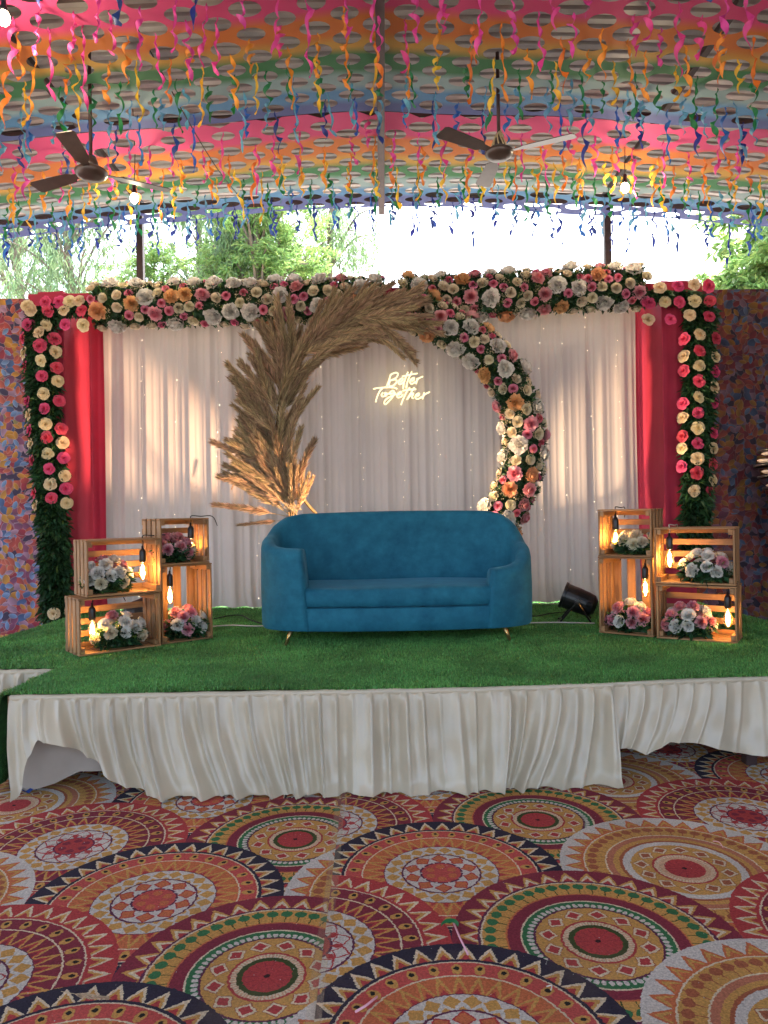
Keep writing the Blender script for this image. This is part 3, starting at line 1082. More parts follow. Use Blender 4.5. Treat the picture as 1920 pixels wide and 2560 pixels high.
# ================================================================ flower meshes (unit radius, facing +Z)
def petal(mb, az, tilt, L, W, r0, z0, cup, curl, ruffle, nu, nv, rr):
    ph = rr.uniform(0, 6.28)
    ca, sa = math.cos(az), math.sin(az)
    V = []
    for i in range(nu + 1):
        u = i / nu
        a = tilt + curl * u * 0.5
        wp = math.sin(math.pi * (0.10 + 0.64 * u)) ** 0.75
        for j in range(nv + 1):
            v = -1 + 2 * j / nv
            n_ = cup * W * v * v + ruffle * W * math.sin(4.2 * v + ph) * u * u
            ll = L * u * (1 - 0.16 * v * v * u) 
            x = r0 + ll * math.cos(a) - math.sin(a) * n_
            z = z0 + ll * math.sin(a) + math.cos(a) * n_
            y = W * v * wp
            V.append((x * ca - y * sa, x * sa + y * ca, z))
    F = []
    for i in range(nu):
        for j in range(nv):
            q = i * (nv + 1) + j
            F.append((q, q + nv + 1, q + nv + 2, q + 1))
    mb.add(V, F)
def bloom(name, layers, seed, m, nu=3, nv=3):
    """layers: (count, tilt deg, L, W, r0, z0, cup, curl deg, ruffle)"""
    rr = random.Random(seed)
    b_ = MB()
    for li, (n_, tl, L, W, r0, z0, cup, curl, ruf) in enumerate(layers):
        o = rr.uniform(0, 6.28)
        for k in range(n_):
            petal(b_, o + 2 * math.pi * k / n_ + rr.uniform(-0.12, 0.12), RAD(tl + rr.uniform(-6, 6)), L * rr.uniform(0.9, 1.08), W * rr.uniform(0.9, 1.1), r0, z0, cup, RAD(curl), ruf, nu, nv, rr)
    return b_.mesh(name, m, smooth=True)
def variants(fn, n_):
    return [fn(i) for i in range(n_)]
ROSE = variants(lambda i: bloom('rose_bloom', [(5, 18, 0.92, 0.62, 0.08, 0.0, 0.30, -30, 0.05), (5, 48, 0.80, 0.52, 0.08, 0.05, 0.45, -28, 0.03),
                                              (4, 68, 0.72, 0.42, 0.06, 0.08, 0.6, -16, 0.0), (4, 80, 0.66, 0.27, 0.05, 0.1, 0.8, 0, 0.0), (3, 86, 0.6, 0.15, 0.03, 0.1, 0.9, 8, 0.0)], 10 + i, M['pink']), 3)
FULLROSE = variants(lambda i: bloom('full_rose_bloom', [(7, 22, 0.95, 0.58, 0.05, -0.05, 0.35, 18, 0.03), (6, 45, 0.86, 0.5, 0.05, 0.0, 0.45, 12, 0.03), (6, 62, 0.76, 0.40, 0.05, 0.03, 0.6, 6, 0.02),
                                                   (5, 75, 0.70, 0.30, 0.05, 0.05, 0.7, 0, 0.0), (4, 84, 0.64, 0.18, 0.04, 0.05, 0.8, 0, 0.0)], 30 + i, M['cream']), 3)
MUM = variants(lambda i: bloom('mum_bloom', [(14, 6, 0.95, 0.27, 0.1, 0.0, 0.3, 24, 0.15), (14, 26, 0.92, 0.26, 0.08, 0.04, 0.3, 30, 0.2), (13, 46, 0.86, 0.25, 0.06, 0.08, 0.3, 30, 0.2),
                                            (11, 62, 0.80, 0.24, 0.05, 0.1, 0.3, 26, 0.2), (8, 78, 0.74, 0.2, 0.03, 0.1, 0.3, 12, 0.2)], 50 + i, M['orange'], 3, 2), 3)
PEONY = variants(lambda i: bloom('peony_bloom', [(9, 6, 0.95, 0.40, 0.08, 0.0, 0.2, 22, 0.32), (9, 30, 0.92, 0.38, 0.06, 0.05, 0.2, 26, 0.36), (8, 52, 0.86, 0.34, 0.05, 0.08, 0.2, 22, 0.4),
                                                (7, 68, 0.80, 0.30, 0.04, 0.1, 0.2, 14, 0.4), (5, 82, 0.76, 0.24, 0.02, 0.1, 0.2, 0, 0.4)], 70 + i, M['white'], 3, 4), 3)
CAMELLIA = variants(lambda i: bloom('camellia_bloom', [(5 + i % 2, 6, 0.95, 0.56, 0.06, 0.0, 0.18, -14, 0.12), (5, 32, 0.66, 0.38, 0.05, 0.05, 0.3, -10, 0.12),
                                                      (4, 58, 0.44, 0.28, 0.04, 0.06, 0.4, 0, 0.1), (3, 76, 0.34, 0.18, 0.02, 0.06, 0.5, 0, 0.1)], 90 + i, M['hotpink']), 4)
CARNATION = variants(lambda i: bloom('carnation_bloom', [(10, 8, 0.95, 0.36, 0.08, 0.0, 0.15, 22, 0.32), (10, 30, 0.92, 0.35, 0.06, 0.04, 0.15, 26, 0.36), (9, 50, 0.88, 0.32, 0.05, 0.07, 0.15, 22, 0.4),
                                                       (8, 66, 0.82, 0.28, 0.04, 0.09, 0.15, 12, 0.42), (6, 80, 0.78, 0.23, 0.02, 0.1, 0.15, 0, 0.42)], 110 + i, M['softpink'], 2, 4), 3)

KIND = {                                  # part name, meshes, material, radius range
    'pink_rose': ('pink_rose', ROSE, 'pink', (0.037, 0.043)),
    'cream_rose': ('cream_rose', FULLROSE, 'cream', (0.047, 0.055)),
    'white_peony': ('white_peony', PEONY, 'white', (0.070, 0.084)),
    'orange_mum': ('apricot_mum', MUM, 'orange', (0.068, 0.082)),
    'apricot_peony': ('apricot_peony', PEONY, 'orange', (0.062, 0.074)),
    'pink_mum': ('pink_mum', MUM, 'softpink', (0.058, 0.070)),
}
def facing(nrm, spin):
    return Vector(nrm).to_track_quat('Z', 'Y') @ Quaternion((0, 0, 1), spin)

def leaf_stuff(name, parent, pos, nrm, length, width, m, rng, droop=0.0, spread=0.8, fold=0.25):
    d = nrm + rng.normal(size=pos.shape) * spread
    V, T = leaf_arrays(pos, d, np.full(len(pos), length), np.full(len(pos), width), rng, fold, droop)
    return tag(np_mesh(name, V, T, m, parent), kind='stuff')
def bud_stuff(name, parent, pos, r, m, rng):
    n_ = len(pos)
    o = np.array([[1, 0, 0], [-1, 0, 0], [0, 1, 0], [0, -1, 0], [0, 0, 1.2], [0, 0, -1.2]])
    rad = r * (0.6 + 0.8 * rng.random(n_))
    V = pos[:, None, :] + o[None] * rad[:, None, None]
    tri = np.array([[0, 2, 4], [2, 1, 4], [1, 3, 4], [3, 0, 4], [2, 0, 5], [1, 2, 5], [3, 1, 5], [0, 3, 5]])
    T = (np.arange(n_)[:, None, None] * 6 + tri[None]).reshape(-1, 3)
    return tag(np_mesh(name, V.reshape(-1, 3), T, m, parent), kind='stuff')

def polyline(pts, step):
    """resample"""
    pts = [Vector(p) for p in pts]
    seg = [(b - a).length for a, b in zip(pts[:-1], pts[1:])]
    L = sum(seg)
    n_ = max(2, int(L / step))
    out, acc, k = [], 0.0, 0
    for i in range(n_ + 1):
        s = L * i / n_
        while k < len(seg) - 1 and s > acc + seg[k]:
            acc += seg[k]
            k += 1
        out.append(pts[k].lerp(pts[k + 1], min(1.0, (s - acc) / max(seg[k], 1e-9))))
    return out, L
def smooth_path(pts, n_=4):
    """Catmull-Rom through the points"""
    pts = [Vector(p) for p in pts]
    out = []
    for i in range(len(pts) - 1):
        p0, p1, p2, p3 = pts[max(i - 1, 0)], pts[i], pts[i + 1], pts[min(i + 2, len(pts) - 1)]
        for k in range(n_):
            t = k / n_
            out.append(0.5 * ((2 * p1) + (p2 - p0) * t + (2 * p0 - 5 * p1 + 4 * p2 - p3) * t * t + (3 * p1 - p0 - 3 * p2 + p3) * t ** 3))
    out.append(pts[-1])
    return out

def rose_garland(name, label, pts, hw, dep, seed, nflow, phi_rng=(-80, 95), back=True, group=None, weights=None, nleaf=2600, nbud=1500):
    """mixed roses set on a padded roll that follows pts; hw half width across, dep how far it bulges to the front"""
    rr = random.Random(seed)
    rng = np.random.default_rng(seed)
    path, L = polyline(smooth_path(pts), 0.03)
    org = path[0].copy()
    org.z = min(p.z for p in path)
    root = empty(name, org, label=label, cat='flower garland', group=group)
    def frame(s):
        i = min(len(path) - 2, max(0, int(s / L * (len(path) - 1))))
        t = (path[i + 1] - path[i]).normalized()
        e = Vector((0, -1, 0)).cross(t).normalized()          # across, in the plane of the curtain
        if e.z < -0.2 or (abs(e.z) < 0.2 and e.x < 0):
            e = -e
        return path[i].lerp(path[i + 1], 0.5), e
    def surf(s, phi):
        c, e = frame(s)
        n_ = (e * math.sin(phi) + Vector((0, -1, 0)) * math.cos(phi))
        p = c + e * (math.sin(phi) * hw) + Vector((0, -1, 0)) * (math.cos(phi) * dep)
        return p, n_
    kinds = list(KIND)
    wts = weights or [15, 7, 2.6, 0.9, 0.4, 1.3]
    placed = []
    tries = 0
    # big blooms first, then the small roses in the gaps
    plan = rr.choices(kinds, wts, k=nflow)
    plan.sort(key=lambda k: -KIND[k][3][1])
    for k in plan:
        nm, ms, mt, (r0, r1) = KIND[k]
        for _ in range(60):
            s = rr.uniform(0, L)
            phi = RAD(rr.uniform(*phi_rng))
            r = rr.uniform(r0, r1) * 1.10
            p, n_ = surf(s, phi)
            if all((p - q).length > (r + q_r) * 0.79 for q, q_r in placed):
                placed.append((p, r))
                n2 = (n_ + Vector((rr.uniform(-.25, .25), rr.uniform(-.25, .1), rr.uniform(-.25, .15)))).normalized()
                inst(nm, rr.choice(ms), root, p + n_ * rr.uniform(-0.01, 0.012) - org, facing(n2, rr.uniform(0, 6.28)), r, M[mt])
                break
    def cloud(n_, lo, hi):
        P_, N_ = np.empty((n_, 3)), np.empty((n_, 3))
        for i in range(n_):
            s, phi = rr.uniform(0, L), RAD(rr.uniform(phi_rng[0] - 8, phi_rng[1] + 8))
            p, n__ = surf(s, phi)
            p = p + n__ * rr.uniform(lo, hi) - org
            P_[i], N_[i] = p, n__
        return P_, N_
    p_, n_ = cloud(nleaf + 900, -0.06, 0.0)
    leaf_stuff('foliage', root, p_, n_, 0.055, 0.026, M['leaf_garland'], rng)
    p_, n_ = cloud(nleaf // 6, -0.02, 0.0)
    leaf_stuff('lime_sprigs', root, p_, n_, 0.045, 0.012, M['leaf_lime'], rng)
    # sprays of tiny cream buds: clustered
    cl = []
    for _ in range(nbud // 14):
        s, phi = rr.uniform(0, L), RAD(rr.uniform(*phi_rng))
        p, n__ = surf(s, phi)
        for _k in range(14):
            cl.append(p + n__ * rr.uniform(0.005, 0.028) + Vector((rr.gauss(0, .017), rr.gauss(0, .008), rr.gauss(0, .017))) - org)
    bud_stuff('filler_buds', root, np.array([tuple(c) for c in cl]), 0.0042, M['breath'], rng)
    # padded core the stems are pushed into
    core = MB()
    for k in (-1, 0, 1):
        cp_ = []
        for i in list(range(0, len(path), 4)) + [len(path) - 1]:
            _c, e = frame(L * i / (len(path) - 1))
            cp_.append(path[i] - org + Vector((0, 0.012, 0)) + e * (k * hw * 0.52))
        core.tube(cp_, min(hw, dep) * (0.62 if k == 0 else 0.56), 8)
    core.build('foam_core', M['leaf_garland'], root, smooth=True)
    return root
D_TOP = 6.70
rose_garland('rose_swag', 'long rose swag over the white curtain that ends at the pampas plumes',
             [P(205, 662, D_TOP), P(340, 660, D_TOP), P(480, 658, D_TOP), P(620, 656, D_TOP), P(740, 651, D_TOP), P(828, 648, D_TOP)], 0.18, 0.125, 41, 166)
rose_garland('rose_swag', 'rose swag over the curtain above the flowered half of the arch, rising to the corner',
             [P(865, 648, D_TOP), P(1000, 642, D_TOP), P(1130, 636, D_TOP), P(1260, 628, D_TOP), P(1388, 622, D_TOP)], 0.18, 0.125, 43, 142)
D_ARCH = 6.52
ARCH_PTS = [P(885, 662, D_ARCH), P(950, 700, D_ARCH), P(1020, 738, D_ARCH), P(1072, 785, D_ARCH), P(1108, 845, D_ARCH), P(1130, 915, D_ARCH), P(1132, 985, D_ARCH), P(1118, 1045, D_ARCH), P(1092, 1098, D_ARCH), P(1060, 1150, D_ARCH)]
rose_garland('arch_rose_garland', 'thick curved rose garland covering one half of the round arch', ARCH_PTS, 0.165, 0.10, 47, 190, (-92, 92))

# the round metal hoop itself
ctr = P(862, 925, D_ARCH + 0.06)
mb = MB()
RH = 1.06
mb.tube([ctr + Vector((RH * math.cos(a), 0, RH * math.sin(a))) for a in np.linspace(0, 2 * math.pi, 73)], 0.014, 8, cap=False)
_b = ctr.z - RH
for sx in (-1, 1):
    mb.tube([(ctr.x + sx * 0.55, ctr.y, ctr.z - math.sqrt(RH * RH - 0.55 ** 2)), (ctr.x + sx * 0.55, ctr.y, STAGE_Z + 0.01)], 0.014, 8)
    mb.tube([(ctr.x + sx * 0.55, ctr.y - 0.3, STAGE_Z + 0.022), (ctr.x + sx * 0.55, ctr.y + 0.3, STAGE_Z + 0.022)], 0.014, 8)
o = mb.build('arch_hoop', M['gold_metal'], smooth=True)
tag(o, 'round gold metal arch hoop standing behind the blue sofa', 'arch')

# ---------------------------------------------------------------- leafy flower columns at both sides
def leafy_column(label, pts, flowers, seed, hw, group):
    rr = random.Random(seed)
    rng = np.random.default_rng(seed)
    path, L = polyline(pts, 0.03)
    org = Vector((path[0].x, path[0].y, min(p.z for p in path)))
    root = empty('leafy_flower_column', org, label=label, cat='flower garland', group=group)
    P_, N_ = [], []
    for p in path:
        for _ in range(64):
            a = rr.uniform(-1.5, 1.5)
            n_ = Vector((math.sin(a), -math.cos(a), rr.uniform(-0.7, 0.5)))
            r = hw * rr.uniform(0.35, 1.0)
            P_.append(tuple(p + Vector((math.sin(a) * r, -math.cos(a) * r * 0.55, rr.uniform(-.02, .02))) - org))
            N_.append(tuple(n_))
    P_, N_ = np.array(P_), np.array(N_)
    k = len(P_)
    leaf_stuff('foliage', root, P_, N_, 0.075, 0.032, M['leaf_garland'], rng, droop=0.35)
    q = rng.choice(k, k // 9, replace=False)
    leaf_stuff('lime_sprigs', root, P_[q], N_[q], 0.06, 0.013, M['leaf_lime'], rng, droop=0.2)
    core = MB()
    core.tube([p - org for p in path[::3] + [path[-1]]], hw * 0.42, 8)
    core.build('foam_core', M['leaf_garland'], root, smooth=True)
    for (pos, nrm, c) in flowers:
        nm = {'hotpink': 'pink_camellia', 'butter': 'cream_camellia'}[c]
        inst(nm, rr.choice(CAMELLIA), root, Vector(pos) - org, facing(Vector(nrm).normalized(), rr.uniform(0, 6.28)), rr.uniform(0.054, 0.064), M[c])
    return root
D_COL = 6.70
def col_flowers(xc, y_list, xo, seed):
    rr = random.Random(seed)
    out = []
    for i, y in enumerate(y_list):
        c = ['butter', 'hotpink'][i % 2]
        d = ['hotpink', 'butter'][i % 2]
        x = xc(y)
        out.append((P(x, y, D_COL - 0.11), (rr.uniform(-.2, .2), -1, rr.uniform(-.1, .25)), c))
        if i % 7 != 5:
            out.append((P(x + xo, y + 12 + rr.uniform(-4, 4), D_COL - 0.06), (0.55, -1, 0.1), d))
        if i % 6 != 3:
            out.append((P(x - xo, y + 14 + rr.uniform(-4, 4), D_COL - 0.06), (-1.0, -0.8, 0.1), d))
    return out
ys_l = [718, 747, 779, 812, 850, 882, 916, 945, 980, 1013, 1046, 1076]
fl = col_flowers(lambda y: 84 + (y - 718) * 0.075, ys_l, 34, 1)
fl.append((P(116, 1325, D_COL - 0.10), (0.1, -1, 0.2), 'butter'))
for i, (x, y) in enumerate([(66, 670), (104, 672), (137, 670), (176, 670), (206, 672), (98, 640), (58, 648), (128, 640), (170, 638), (205, 645), (150, 640)]):
    fl.append((P(x, y + (12 if y < 660 else 0), D_COL - 0.11), (random.uniform(-.2, .2), -1, random.uniform(0, .4)), ['butter', 'hotpink'][i % 2]))
for i, (x, y) in enumerate([(62, 702), (100, 703), (140, 701), (180, 702)]):
    fl.append((P(x, y, D_COL - 0.09), (random.uniform(-.2, .2), -1, -0.2), ['hotpink', 'butter'][i % 2]))
leafy_column('leafy green column with camellias reaching the floor on the pale petal print', [P(205, 668, D_COL), P(120, 668, D_COL), P(92, 690, D_COL), P(92, 800, D_COL), P(106, 1000, D_COL), P(120, 1180, D_COL), P(124, 1335, D_COL)], fl, 5, 0.128, None)
ys_r = [722, 757, 790, 823, 858, 892, 925, 958, 990, 1022]
fr_ = col_flowers(lambda y: 1512 - (y - 722) * 0.02, ys_r, 34, 2)
fr_ += [(P(1500, 1060, D_COL - .1), (0, -1, 0), 'butter'), (P(1532, 1060, D_COL - .06), (.8, -1, 0), 'hotpink')]
for i, (x, y) in enumerate([(1402, 655), (1436, 652), (1468, 652), (1500, 650), (1534, 650), (1400, 690), (1448, 690), (1490, 680), (1532, 684), (1425, 622), (1465, 618), (1500, 615), (1530, 618)]):
    fr_.append((P(x, y, D_COL - 0.11), (random.uniform(-.2, .2), -1, random.uniform(0, .4)), ['butter', 'hotpink'][(i + 1) % 2]))
leafy_column('leafy green column with camellias ending above the crates on the shaded petal print', [P(1400, 640, D_COL), P(1480, 642, D_COL), P(1512, 668, D_COL), P(1508, 800, D_COL), P(1504, 1000, D_COL), P(1500, 1150, D_COL), P(1500, 1190, D_COL)], fr_, 6, 0.122, None)

# ================================================================ pampas plumes
def plume_mesh(seed):
    rng = np.random.default_rng(seed)
    n_ = 560
    s = 0.30 + 0.70 * rng.random(n_) ** 0.9               # start along a stem of unit length
    az = rng.random(n_) * 2 * np.pi
    spread = (0.06 + 0.15 * rng.random(n_)) * (1.15 - 0.6 * s)
    bend = 0.06
    def axis(t):
        return np.stack([bend * t ** 2.5, np.zeros_like(t), t], 1)
    base = axis(s)
    ln = (0.13 + 0.09 * rng.random(n_)) * (1.15 - 0.4 * s)
    dirn = np.stack([np.cos(az) * spread * 1.9, np.sin(az) * spread * 1.9, np.full(n_, 1.0)], 1)
    dirn /= np.linalg.norm(dirn, axis=1, keepdims=True)
    mid = base + dirn * ln[:, None] * 0.5
    tip = base + dirn * ln[:, None] + np.stack([np.cos(az) * 0.014, np.sin(az) * 0.014, -0.01 * np.ones(n_)], 1)
    side = np.cross(dirn, rng.normal(size=(n_, 3)))
    side /= np.linalg.norm(side, axis=1, keepdims=True)
    w = 0.0034 + 0.0030 * rng.random(n_)
    V = np.empty((n_, 4, 3))
    V[:, 0] = base
    V[:, 1] = mid + side * w[:, None]
    V[:, 2] = tip
    V[:, 3] = mid - side * w[:, None]
    b = np.arange(n_)[:, None] * 4
    T = np.concatenate([b + np.array([[0, 1, 2]]), b + np.array([[0, 2, 3]])])
    m_ = MB()
    m_.add(V.reshape(-1, 3).tolist(), T.tolist())
    st_ = axis(np.linspace(0, 0.95, 6))
    m_.tube([tuple(p) for p in st_], [0.006, 0.0055, 0.005, 0.004, 0.003, 0.002], 5)
    return m_.mesh('pampas_plume', M['pampas'])
PLUME = [plume_mesh(200 + i) for i in range(6)]
D_PAM = 6.46
spine = smooth_path([P(632, 1150, D_PAM), P(628, 1095, D_PAM), P(605, 1020, D_PAM), P(600, 930, D_PAM), P(612, 850, D_PAM), P(640, 780, D_PAM), P(690, 728, D_PAM), P(752, 696, D_PAM), P(815, 686, D_PAM)], 8)
org = spine[0].copy()
org.z = STAGE_Z
pam = empty('pampas_arrangement', org, label='tall curving spray of dried brown pampas plumes tied to one half of the round arch', cat='dried grass')
rr = random.Random(77)
ns = len(spine)
def add_plume(p, d, L, wid=1.0):
    q = Vector(d).normalized().to_track_quat('Z', 'X') @ Quaternion((0, 0, 1), rr.uniform(0, 6.28))
    inst('plume', rr.choice(PLUME), pam, p - org, q, (L * wid, L * wid, L))
NPL = 185
for k in range(NPL):
    f_ = 0.12 + 0.88 * (k + rr.random()) / NPL
    i = min(ns - 2, int(f_ * (ns - 1)))
    p = spine[i].lerp(spine[i + 1], rr.random())
    t = (spine[min(i + 2, ns - 1)] - spine[max(i - 2, 0)]).normalized()
    e = Vector((0, 1, 0)).cross(t).normalized()               # outwards is away from the hoop centre
    if (p + e * 0.1 - ctr).length < (p - ctr).length:
        e = -e
    a = rr.choice([rr.uniform(-0.75, 0.0), rr.uniform(-0.2, 0.5), rr.uniform(0.45, 1.05), rr.uniform(0.3, 0.8)])
    if f_ > 0.62:
        a = rr.choice([rr.uniform(-0.95, -0.1), rr.uniform(-0.45, 0.2), rr.uniform(0.0, 0.38)])
    d = t * math.cos(a) + e * math.sin(a) + Vector((0, rr.uniform(-0.35, 0.10), 0))
    L = rr.uniform(0.50, 0.66) * (1.0 if f_ < 0.85 else 1.0)
    add_plume(p + Vector((rr.uniform(-.03, .03), rr.uniform(-.10, .03), 0)) - d.normalized() * 0.10, d, L, rr.uniform(1.05, 1.4))
# foot of the spray fans out to both sides
foot = P(632, 1118, D_PAM)
for (x, y, wid, dy) in [(462, 1082, 1.1, -.06), (512, 1134, 0.9, -.04), (500, 1010, 1.0, -.02), (490, 1035, 1.0, -.08), (545, 985, 1.0, -.1), (560, 1000, 1.1, .0), (590, 985, 1.1, -.12), (615, 980, 1.1, -.1), (640, 985, 1.0, -.14), (662, 1010, 1.0, -.1),
                   (680, 1032, 1.1, -.1), (672, 1020, 1.0, -.16), (648, 1005, 1.1, -.18), (625, 1000, 1.1, -.18), (600, 1010, 1.1, -.16), (575, 1030, 1.0, -.14), (560, 1060, 1.0, -.1), (655, 1050, .9, -.2), (538, 1040, 1.0, -.1)]:
    tip = P(x, y, D_PAM + dy)
    st0 = foot + Vector((rr.uniform(-.03, .03), rr.uniform(-.03, .03), rr.uniform(-.03, .02)))
    d = tip - st0
    add_plume(st0, d, d.length / 1.08, wid)
add_plume(P(752, 662, D_PAM - 0.02), P(738, 596, D_PAM) - P(752, 662, D_PAM), 0.34, 0.45)
# a snapped plume caught on the curtain
o = bpy.data.objects.new('snapped_plume', PLUME[0])
COL.objects.link(o)
_a, _c = P(514, 1024, 6.98), P(504, 1054, 6.98)
o.location = _a + (_a - _c) * 0.6
o.rotation_mode = 'QUATERNION'
o.rotation_quaternion = (_c - _a).to_track_quat('Z', 'X')
o.scale = (0.22, 0.22, 0.22)
tag(o, 'snapped pampas tip hanging loose in front of the white curtain', 'dried grass')
stems = MB()
for k in range(26):
    a = foot + Vector((rr.uniform(-.04, .04), rr.uniform(-.04, .04), 0))
    stems.tube([a + Vector((0, 0, 0.05)) - org, Vector((rr.uniform(-.06, .06), rr.uniform(-.06, .06), 0.012))], 0.005, 5)
tag(stems.build('cut_stems', M['stalk'], pam), kind='stuff')
sp = MB()
sp.tube([p - org for p in spine[6:]], 0.022, 8)
sp.build('spine', M['stalk'], pam, smooth=True)

# ================================================================ neon sign "Better Together"
SIGN_D = 6.98
def SG(x, y):
    return PN(900 + x / 7.9, 900 + y / 7.9, SIGN_D)
strokes = {
 'B': [[(530, 515), (565, 420), (600, 310), (622, 275)], [(595, 300), (650, 265), (715, 250), (748, 270), (735, 320), (690, 365), (600, 405), (690, 385), (725, 410), (715, 450), (670, 495), (610, 520), (580, 505), (575, 460), (600, 395)]],
 'e': [[(790, 440), (840, 400), (845, 365), (815, 365), (775, 400), (760, 445), (785, 480), (830, 460), (880, 420)]],
 't': [[(950, 235), (920, 300), (885, 400), (860, 480), (855, 565)]],
 't2': [[(1025, 230), (990, 300), (950, 400), (925, 480), (915, 555)]],
 'bar': [[(830, 325), (920, 305), (1040, 280), (1140, 262)]],
 'e2': [[(1020, 420), (1065, 390), (1068, 355), (1035, 360), (1000, 395), (990, 440), (1015, 470), (1060, 455), (1095, 420)]],
 'r': [[(1135, 355), (1120, 420), (1108, 475), (1125, 410), (1160, 365), (1245, 325)]],
 'T': [[(260, 575), (350, 553), (480, 542), (600, 538), (690, 548), (735, 575)], [(440, 560), (385, 620), (345, 710), (318, 790), (312, 835)]],
 'o': [[(455, 640), (425, 680), (440, 720), (490, 715), (530, 685), (525, 655), (490, 650), (495, 680), (560, 665), (610, 645)]],
 'g': [[(680, 640), (650, 605), (605, 630), (585, 665), (620, 670), (670, 645), (690, 655), (640, 735), (570, 815), (510, 875), (480, 860), (490, 805), (560, 745), (650, 700), (720, 670)]],
 'e3': [[(755, 690), (810, 660), (815, 625), (780, 635), (745, 670), (730, 715), (760, 745), (820, 715), (850, 680)]],
 't3': [[(985, 540), (940, 600), (890, 690), (845, 790), (810, 890)]],
 'bar2': [[(840, 605), (920, 592), (1010, 580), (1110, 575)]],
 'h': [[(1075, 540), (1030, 610), (975, 700), (930, 785), (980, 715), (1030, 660), (1055, 660), (1035, 710), (1030, 745), (1060, 762)]],
 'e4': [[(1120, 720), (1165, 690), (1170, 660), (1135, 665), (1100, 700), (1095, 745), (1130, 770), (1180, 755), (1225, 720)]],
 'r2': [[(1270, 640), (1250, 710), (1232, 775), (1260, 705), (1300, 670), (1380, 630)]],
}
so = SG(820, 560)
sign = empty('neon_sign', so, label='glowing cursive neon sign reading Better Together on the white curtain', cat='neon sign')
for k, ss in strokes.items():
    mb = MB()
    for s in ss:
        mb.tube([p - so for p in smooth_path([SG(x, y) for x, y in s], 4)], 0.0072, 7)
    mb.build('letter' if 'bar' not in k else 'crossbar', M['neon'], sign, smooth=True)
mb = MB()
for x in (640, 1020):
    a = SG(x, 270 if x == 640 else 240)
    mb.tube([a - so, (a.x - so.x + 0.01, 0.05, 3.6 - so.z)], 0.0012, 4)
mb.build('hanging_wire', M['white_cable'], sign)
sl = bpy.data.lights.new('sign_glow', 'AREA')
sl.shape = 'RECTANGLE'
sl.size, sl.size_y = 0.42, 0.2
sl.energy = 0.05
sl.color = (1.0, 0.84, 0.52)
so_l = bpy.data.objects.new('sign_glow', sl)
COL.objects.link(so_l)
so_l.parent = sign
so_l.location = (0, 0.012, 0)
so_l.rotation_euler = (RAD(-90), 0, 0)     # shines back on the curtain

# ================================================================ fairy light strings
bead = MB()
bead.lathe([(0.0, -0.008), (0.0055, -0.003), (0.006, 0.002), (0.003, 0.008), (0.0, 0.010)], 6)
rr = random.Random(5)
for si, xd in enumerate([300, 374, 470, 545, 692, 770, 866, 942, 1020, 1166, 1216, 1272, 1330]):
    a = P(xd, 680, 7.03)
    root = empty('fairy_light_string', (a.x, 7.03, a.z), label='string of tiny warm fairy lights hanging down the white curtain', cat='light string', group='fairy light strings on the white curtain')
    w = MB()
    pts, bd = [], []
    zb = STAGE_Z + 0.06 + rr.uniform(0, 0.1)
    n_ = 22
    for i in range(n_ + 1):
        t = i / n_
        p = Vector((0.025 * math.sin(t * 5 + si) + rr.gauss(0, 0.006), 0.01 * math.sin(t * 9) - 0.012, (zb - a.z) * t))
        pts.append(p)
        if rr.random() < 0.5:
            bd.append(p + Vector((rr.uniform(-.022, .022), -0.012, rr.uniform(-.04, .02))))
    w.tube(pts, 0.0013, 4)
    for p in bd:
        j = min(pts, key=lambda q: (q - p).length)
        w.tube([j, p], 0.001, 3)
    w.build('wire', M['white_cable'], root)
    bm_ = MB()
    for p in bd:
        bm_.add([Vector(v) * 0.42 + p for v in bead.v], bead.f)
    tag(bm_.build('fairy_beads', M['fairy'], root), kind='stuff')
# ================================================================ blue sofa
SOFA = Vector((0.08, 5.38, STAGE_Z + 0.002))
sofa = empty('sofa', SOFA, label='blue velvet tub sofa with a wrap-around back on splayed legs', cat='sofa')
SA, SB, SN = 0.965, 0.425, 3.1
def sell(phi, a=SA, b=SB, n_=SN):
    c, s = math.cos(phi), math.sin(phi)
    return Vector((a * math.copysign(abs(c) ** (2 / n_), c), b * math.copysign(abs(s) ** (2 / n_), s), 0))
def sell_n(phi):
    e = 1e-3
    t = sell(phi + e) - sell(phi - e)
    n_ = Vector((t.y, -t.x, 0))
    return n_.normalized() if n_.length > 0 else Vector((1, 0, 0))
hl = [(-57, .50), (-42, .515), (-25, .555), (-8, .62), (6, .69), (20, .79), (34, .86), (50, .895), (90, .905), (130, .895), (146, .87), (160, .82), (174, .755), (188, .715), (205, .68), (222, .66), (237, .655)]
raw = [RAD(237 - (237 + 57) * i / 1500) for i in range(1501)]
cum = [0.0]
for a, b in zip(raw[:-1], raw[1:]):
    cum.append(cum[-1] + (sell(b) - sell(a)).length)
NPATH = 120
phis = [float(np.interp(cum[-1] * i / NPATH, cum, raw)) for i in range(NPATH + 1)]
TH = 0.105
mb = MB()
